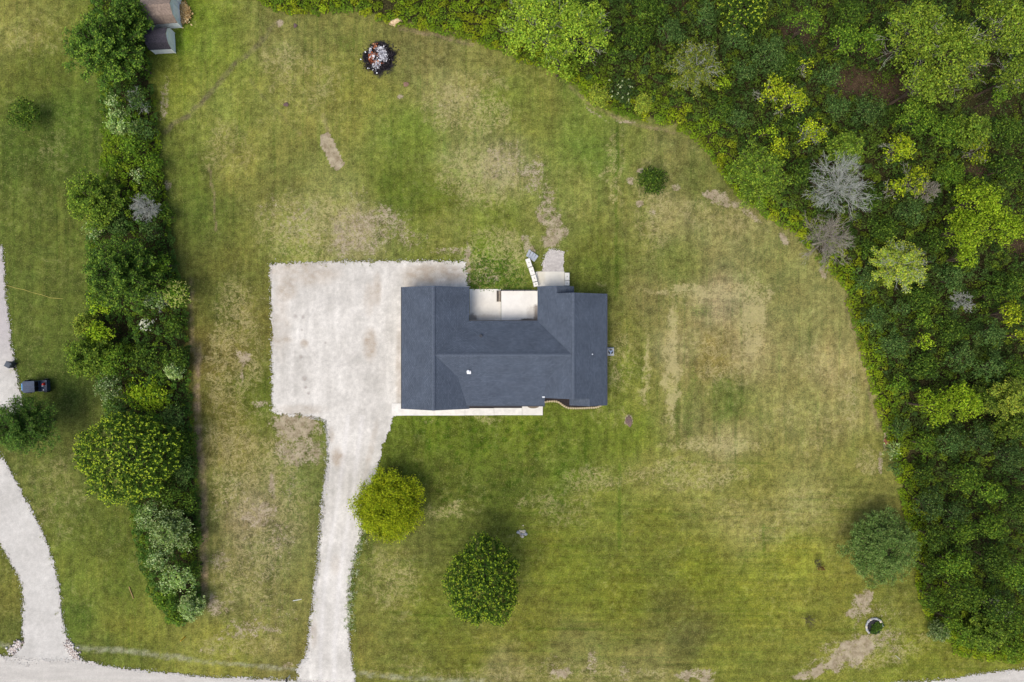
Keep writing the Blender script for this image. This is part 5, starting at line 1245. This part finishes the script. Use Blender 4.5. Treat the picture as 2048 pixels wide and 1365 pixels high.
for px, py, r, kind, lab, kw in T:
    kw = dict(kw); fl = kw.pop('flower', 0)
    if py > 830 and px > 1795: kw['tint'] = kw.get('tint', 1) * (.84 if (px * 7 + py) % 3 else .95)
    if 'bark' in kw: kw['bark'] = BK[kw['bark']]
    if 1 <= 1 and 505 <= px and py < 1330 and px > 1000: kw.setdefault('group', 'trees and shrubs of the woods')
    elif px < 420 and px > 110: kw.setdefault('group', 'trees and shrubs of the hedge row')
    t = plant(px, py, r, kind, lab, **kw)
    if px == 965: t.scale = (.93, 1.09, 1)
    if px == 240 and py == 920: t.scale = (1.02, .95, 1)
    if fl:
        rg = np.random.default_rng(fl); c, n = FLW[fl]; Rr = r * G * .9; n3 = n * 3
        cc = rg.uniform(-1, 1, (n, 2)) * Rr * .85; cc = np.repeat(cc, 3, 0) + rg.normal(size=(n3, 2)) * .06
        zt = (kw.get('h', 3)) * (1.02 - .35 * (np.hypot(cc[:, 0], cc[:, 1]) / Rr) ** 2)
        V, F = quads_from(np.stack([cc[:, 0], cc[:, 1], zt], 1), rg.normal(size=(n3, 3)) * .3 + np.array([0, 0, 1]), np.full(n3, .16), .9, rg)
        link('blossoms', np_mesh('blossoms', V, F, np.repeat(lin(c)[None] * np.ones((n3, 1)), 4, 0)), LEAF, t)

# ------------------------------------------------------------------ undergrowth (nobody could count it)
LOW = [(1980, 225, 60, 50), (1750, 190, 60, 40), (1965, 340, 60, 30), (2020, 1180, 50, 110), (1610, 70, 30, 60), (2010, 480, 40, 30), (1990, 700, 40, 50), (255, 655, 22, 26), (285, 600, 16, 20)]
def undergrowth(name, poly, hmax, edge_h, palette, dens, seed, spacing, ls, holes=(), bbox=None, rise=9.0, colfn=None):
    rg = np.random.default_rng(seed); pp = np.array(poly)
    x0, y0 = pp.min(0); x1, y1 = pp.max(0)
    if bbox: x0, y0, x1, y1 = max(x0, bbox[0]), max(y0, bbox[1]), min(x1, bbox[2]), min(y1, bbox[3])
    A = (x1 - x0) * (y1 - y0) * G * G
    ns = int(A / (spacing * spacing) * 1.2); sx = rg.uniform(x0, x1, ns); sy = rg.uniform(y0, y1, ns)
    k = in_poly(sx, sy, poly); sx, sy = sx[k], sy[k]; ns = len(sx)
    ed = d_line(sx, sy, poly + [poly[0]]) * G
    sh = (edge_h + (hmax - edge_h) * sstep(0, rise, ed)) * rg.uniform(.55, 1.1, ns)
    for cx, cy, rx, ry in LOW: sh *= 1 - ell(sx, sy, cx, cy, rx, ry, 0, .75)
    sr = spacing * rg.uniform(.65, 1.15, ns)
    pal = lin(np.array(palette)); scol = pal[rg.integers(0, len(pal), ns)] * rg.uniform(.8, 1.2, (ns, 1)) * KF
    if colfn is not None: scol = colfn(sx, sy, scol, ed, rg)
    n = int(A * dens); x = rg.uniform(x0, x1, n); y = rg.uniform(y0, y1, n); k = in_poly(x + 14 * (fbm(x / 9, y / 9, 43) - .5), y + 14 * (fbm(x / 9, y / 9, 47) - .5), poly); x, y = x[k], y[k]
    for cx, cy, rx, ry in holes: kk = ell(x + 50 * (fbm(x / 16, y / 16, 7) - .5), y + 50 * (fbm(x / 16, y / 16, 8) - .5), cx, cy, rx * 1.2, ry * 1.2, 0, .93) < rg.random(len(x)); x, y = x[kk], y[kk]
    n = len(x); near = np.zeros(n, int); dist = np.zeros(n)
    # bucketed nearest seed
    order = np.argsort(x); x, y = x[order], y[order]
    so = np.argsort(sx); sx, sy, sh, sr, scol = sx[so], sy[so], sh[so], sr[so], scol[so]
    for i in range(0, n, 4000):
        xa, ya = x[i:i + 4000], y[i:i + 4000]
        lo = np.searchsorted(sx, xa.min() - 70); hi = max(lo + 1, np.searchsorted(sx, xa.max() + 70))
        d = (xa[:, None] - sx[None, lo:hi]) ** 2 + (ya[:, None] - sy[None, lo:hi]) ** 2
        j = d.argmin(1); near[i:i + 4000] = j + lo; dist[i:i + 4000] = np.sqrt(d[np.arange(len(j)), j]) * G
    r = sr[near]; u = dist / r; keep = u < 1.05; x, y, u, near = x[keep], y[keep], u[keep], near[keep]; n = len(x)
    h = sh[near] * (.25 + .75 * np.sqrt(np.clip(1 - u * u, 0, 1))) * rg.uniform(.8, 1.06, n) + .05
    Cn = np.stack([(x - CX) * G, (CY - y) * G, h], 1)
    off = np.stack([(x - sx[near]) * G, -(y - sy[near]) * G, np.zeros(n)], 1) / sr[near][:, None]
    Nn = off * .9 + rg.normal(size=(n, 3)) * .5 + np.array([0, 0, .8])
    col = scol[near] * (1 + rg.normal(size=(n, 1)) * .2).clip(.5, 1.6)
    V, F = quads_from(Cn, Nn, rg.uniform(.65, 1.35, n) * ls, .72, rg)
    return tag(link(name, np_mesh(name, V, F, np.repeat(col.clip(.004, .9), 4, 0)), LEAF), kind='stuff')
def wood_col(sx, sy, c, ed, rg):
    """bright goldenrod and bramble along the lawn, cooler shrubs further in, darkened in colour as understory shade"""
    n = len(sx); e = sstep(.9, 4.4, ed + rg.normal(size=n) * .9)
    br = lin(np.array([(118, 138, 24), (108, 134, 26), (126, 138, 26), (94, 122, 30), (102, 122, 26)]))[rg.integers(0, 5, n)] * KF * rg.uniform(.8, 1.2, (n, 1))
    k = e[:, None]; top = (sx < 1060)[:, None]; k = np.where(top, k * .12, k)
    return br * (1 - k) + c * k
WPAL = [(70, 92, 34), (60, 84, 30), (78, 100, 32), (90, 108, 30), (64, 88, 40), (88, 106, 28), (50, 72, 26), (70, 88, 38)]  # inner shrub greens, darkened to paint in the shade of the understory
WH = [(1705, 175, 40, 26), (1790, 185, 34, 26), (1745, 105, 26, 14), (2025, 495, 28, 12), (1950, 345, 24, 11), (1600, 60, 24, 30), (1965, 215, 50, 26), (1930, 330, 16, 10), (1955, 130, 20, 20), (1990, 640, 12, 14), (1880, 190, 16, 20)]
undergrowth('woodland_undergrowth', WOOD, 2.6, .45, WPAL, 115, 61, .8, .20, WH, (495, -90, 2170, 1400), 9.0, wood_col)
def hedge_col(sx, sy, c, ed, rg):
    """yellow green ivy down the upper right side, deeper green below"""
    n = len(sx); k = (sstep(230, 270, sy) * sstep(430, 395, sy) * .85)[:, None]
    return c * (1 - k) + lin(np.array([(104, 132, 26), (92, 122, 28), (116, 136, 28)]))[rg.integers(0, 3, n)] * KF * k
undergrowth('hedge_undergrowth', HEDGE, 3.1, .8, [(66, 98, 32), (80, 108, 34), (62, 90, 34), (96, 118, 30), (72, 102, 44)], 110, 62, .65, .2, [(282, 598, 12, 14), (255, 655, 16, 12)], (150, -90, 420, 1260), 3.0, hedge_col)

# ------------------------------------------------------------------ loose stones and weeds along the gravel edges
def scatter_stones(name, lines, n, spread, size, seed, cols):
    rg = np.random.default_rng(seed); pts = np.concatenate([np.array(resample(l, 1.0)) for l in lines])
    i = rg.integers(0, len(pts), n); p = pts[i] + rg.normal(size=(n, 2)) * spread
    s = rg.uniform(.5, 1.4, n) * size
    oc = np.array([[1, 0, 0], [0, 1, 0], [-1, 0, 0], [0, -1, 0], [0, 0, .8], [0, 0, -.5]], float)
    ang = rg.uniform(0, 6.3, n); c, sn = np.cos(ang), np.sin(ang)
    V = oc[None] * s[:, None, None] * rg.uniform(.7, 1.3, (n, 6, 1))
    X = V[..., 0] * c[:, None] - V[..., 1] * sn[:, None]; Y = V[..., 0] * sn[:, None] + V[..., 1] * c[:, None]
    V = np.stack([X + ((p[:, 0] - CX) * G)[:, None], Y + ((CY - p[:, 1]) * G)[:, None], V[..., 2] + .03], -1).reshape(-1, 3)
    f = np.array([[0, 1, 4], [1, 2, 4], [2, 3, 4], [3, 0, 4], [1, 0, 5], [2, 1, 5], [3, 2, 5], [0, 3, 5]])
    F = (np.arange(n)[:, None, None] * 6 + f[None]).reshape(-1, 3)
    col = lin(np.array(cols))[rg.integers(0, len(cols), n)]
    me = np_mesh(name, V, F, np.repeat(col, 6, 0)); return tag(link(name, me, attr_material(name + '_stone', .9, 6, .85, 1.1, .2)), kind='stuff')
padedge = PAD[:6] + [(938, 575)]
scatter_stones('loose_gravel', [PAD[:5], PAD[12:21], PAD[24:], [(541, 529), (541, 600)], NDRIVE[1:8], NDRIVE[9:20], NDRIVE[20:29], PAD[28:38], PAD[28:38], PAD[20:28], ROADP[:10], ROADP[9:15], [(1086, 545), (1090, 510), (1110, 500), (1129, 506)]], 9000, 2.6, .05, 5, [(214, 212, 206), (200, 196, 190), (226, 224, 218), (180, 172, 165)])
scatter_stones('culvert_rubble', [[(22, 1305), (30, 1296), (40, 1285)], [(136, 1288), (146, 1304), (154, 1314)]], 330, 4.0, .14, 6, [(206, 198, 190), (180, 168, 160), (225, 220, 214), (160, 146, 140)])

def weeds(name, lines, n, spread, ls, seed, pal, h=.12):
    rg = np.random.default_rng(seed); pts = np.concatenate([np.array(resample(l, 1.0)) for l in lines])
    nc = n // 7; ci = rg.integers(0, len(pts), nc); c = pts[ci] + rg.normal(size=(nc, 2)) * spread
    p = np.repeat(c, 7, 0) + rg.normal(size=(nc * 7, 2)) * 1.7; m = len(p)
    Cn = np.stack([(p[:, 0] - CX) * G, (CY - p[:, 1]) * G, rg.uniform(.04, h, m)], 1)
    Nn = rg.normal(size=(m, 3)) * .5 + np.array([0, 0, 1])
    V, F = quads_from(Cn, Nn, rg.uniform(.6, 1.4, m) * ls, .7, rg)
    col = lin(np.array(pal))[np.repeat(rg.integers(0, len(pal), nc), 7)] * (1 + rg.normal(size=(m, 1)) * .2).clip(.5, 1.6)
    return tag(link(name, np_mesh(name, V, F, np.repeat(col.clip(.004, .9), 4, 0)), LEAF), kind='stuff')
weeds('verge_weeds', [PAD[:5], PAD[14:21], PAD[26:38], [(541, 529), (543, 823)], NDRIVE[1:7], NDRIVE[11:19], NDRIVE[21:29]], 1300, 4.2, .10, 9, [(112, 124, 56), (128, 138, 64), (100, 114, 48), (150, 156, 90)])
weeds('courtyard_weeds', [[(945, 568), (1050, 568)], [(948, 556), (990, 560)], [(942, 540), (946, 566)], [(945, 520), (1040, 550)]], 1900, 9, .15, 10, [(84, 116, 36), (96, 126, 44), (110, 134, 52)], .15)
weeds('driveway_verge_clover', [[(728, 1060), (716, 1110), (706, 1150), (702, 1200), (700, 1260)]], 1900, 4.5, .12, 12, [(130, 150, 80), (190, 196, 160), (110, 134, 60)])
weeds('ring_weeds', [[(1744, 1262), (1752, 1254), (1758, 1248)]], 420, 4.5, .2, 13, [(78, 104, 34), (60, 88, 30)], .3)
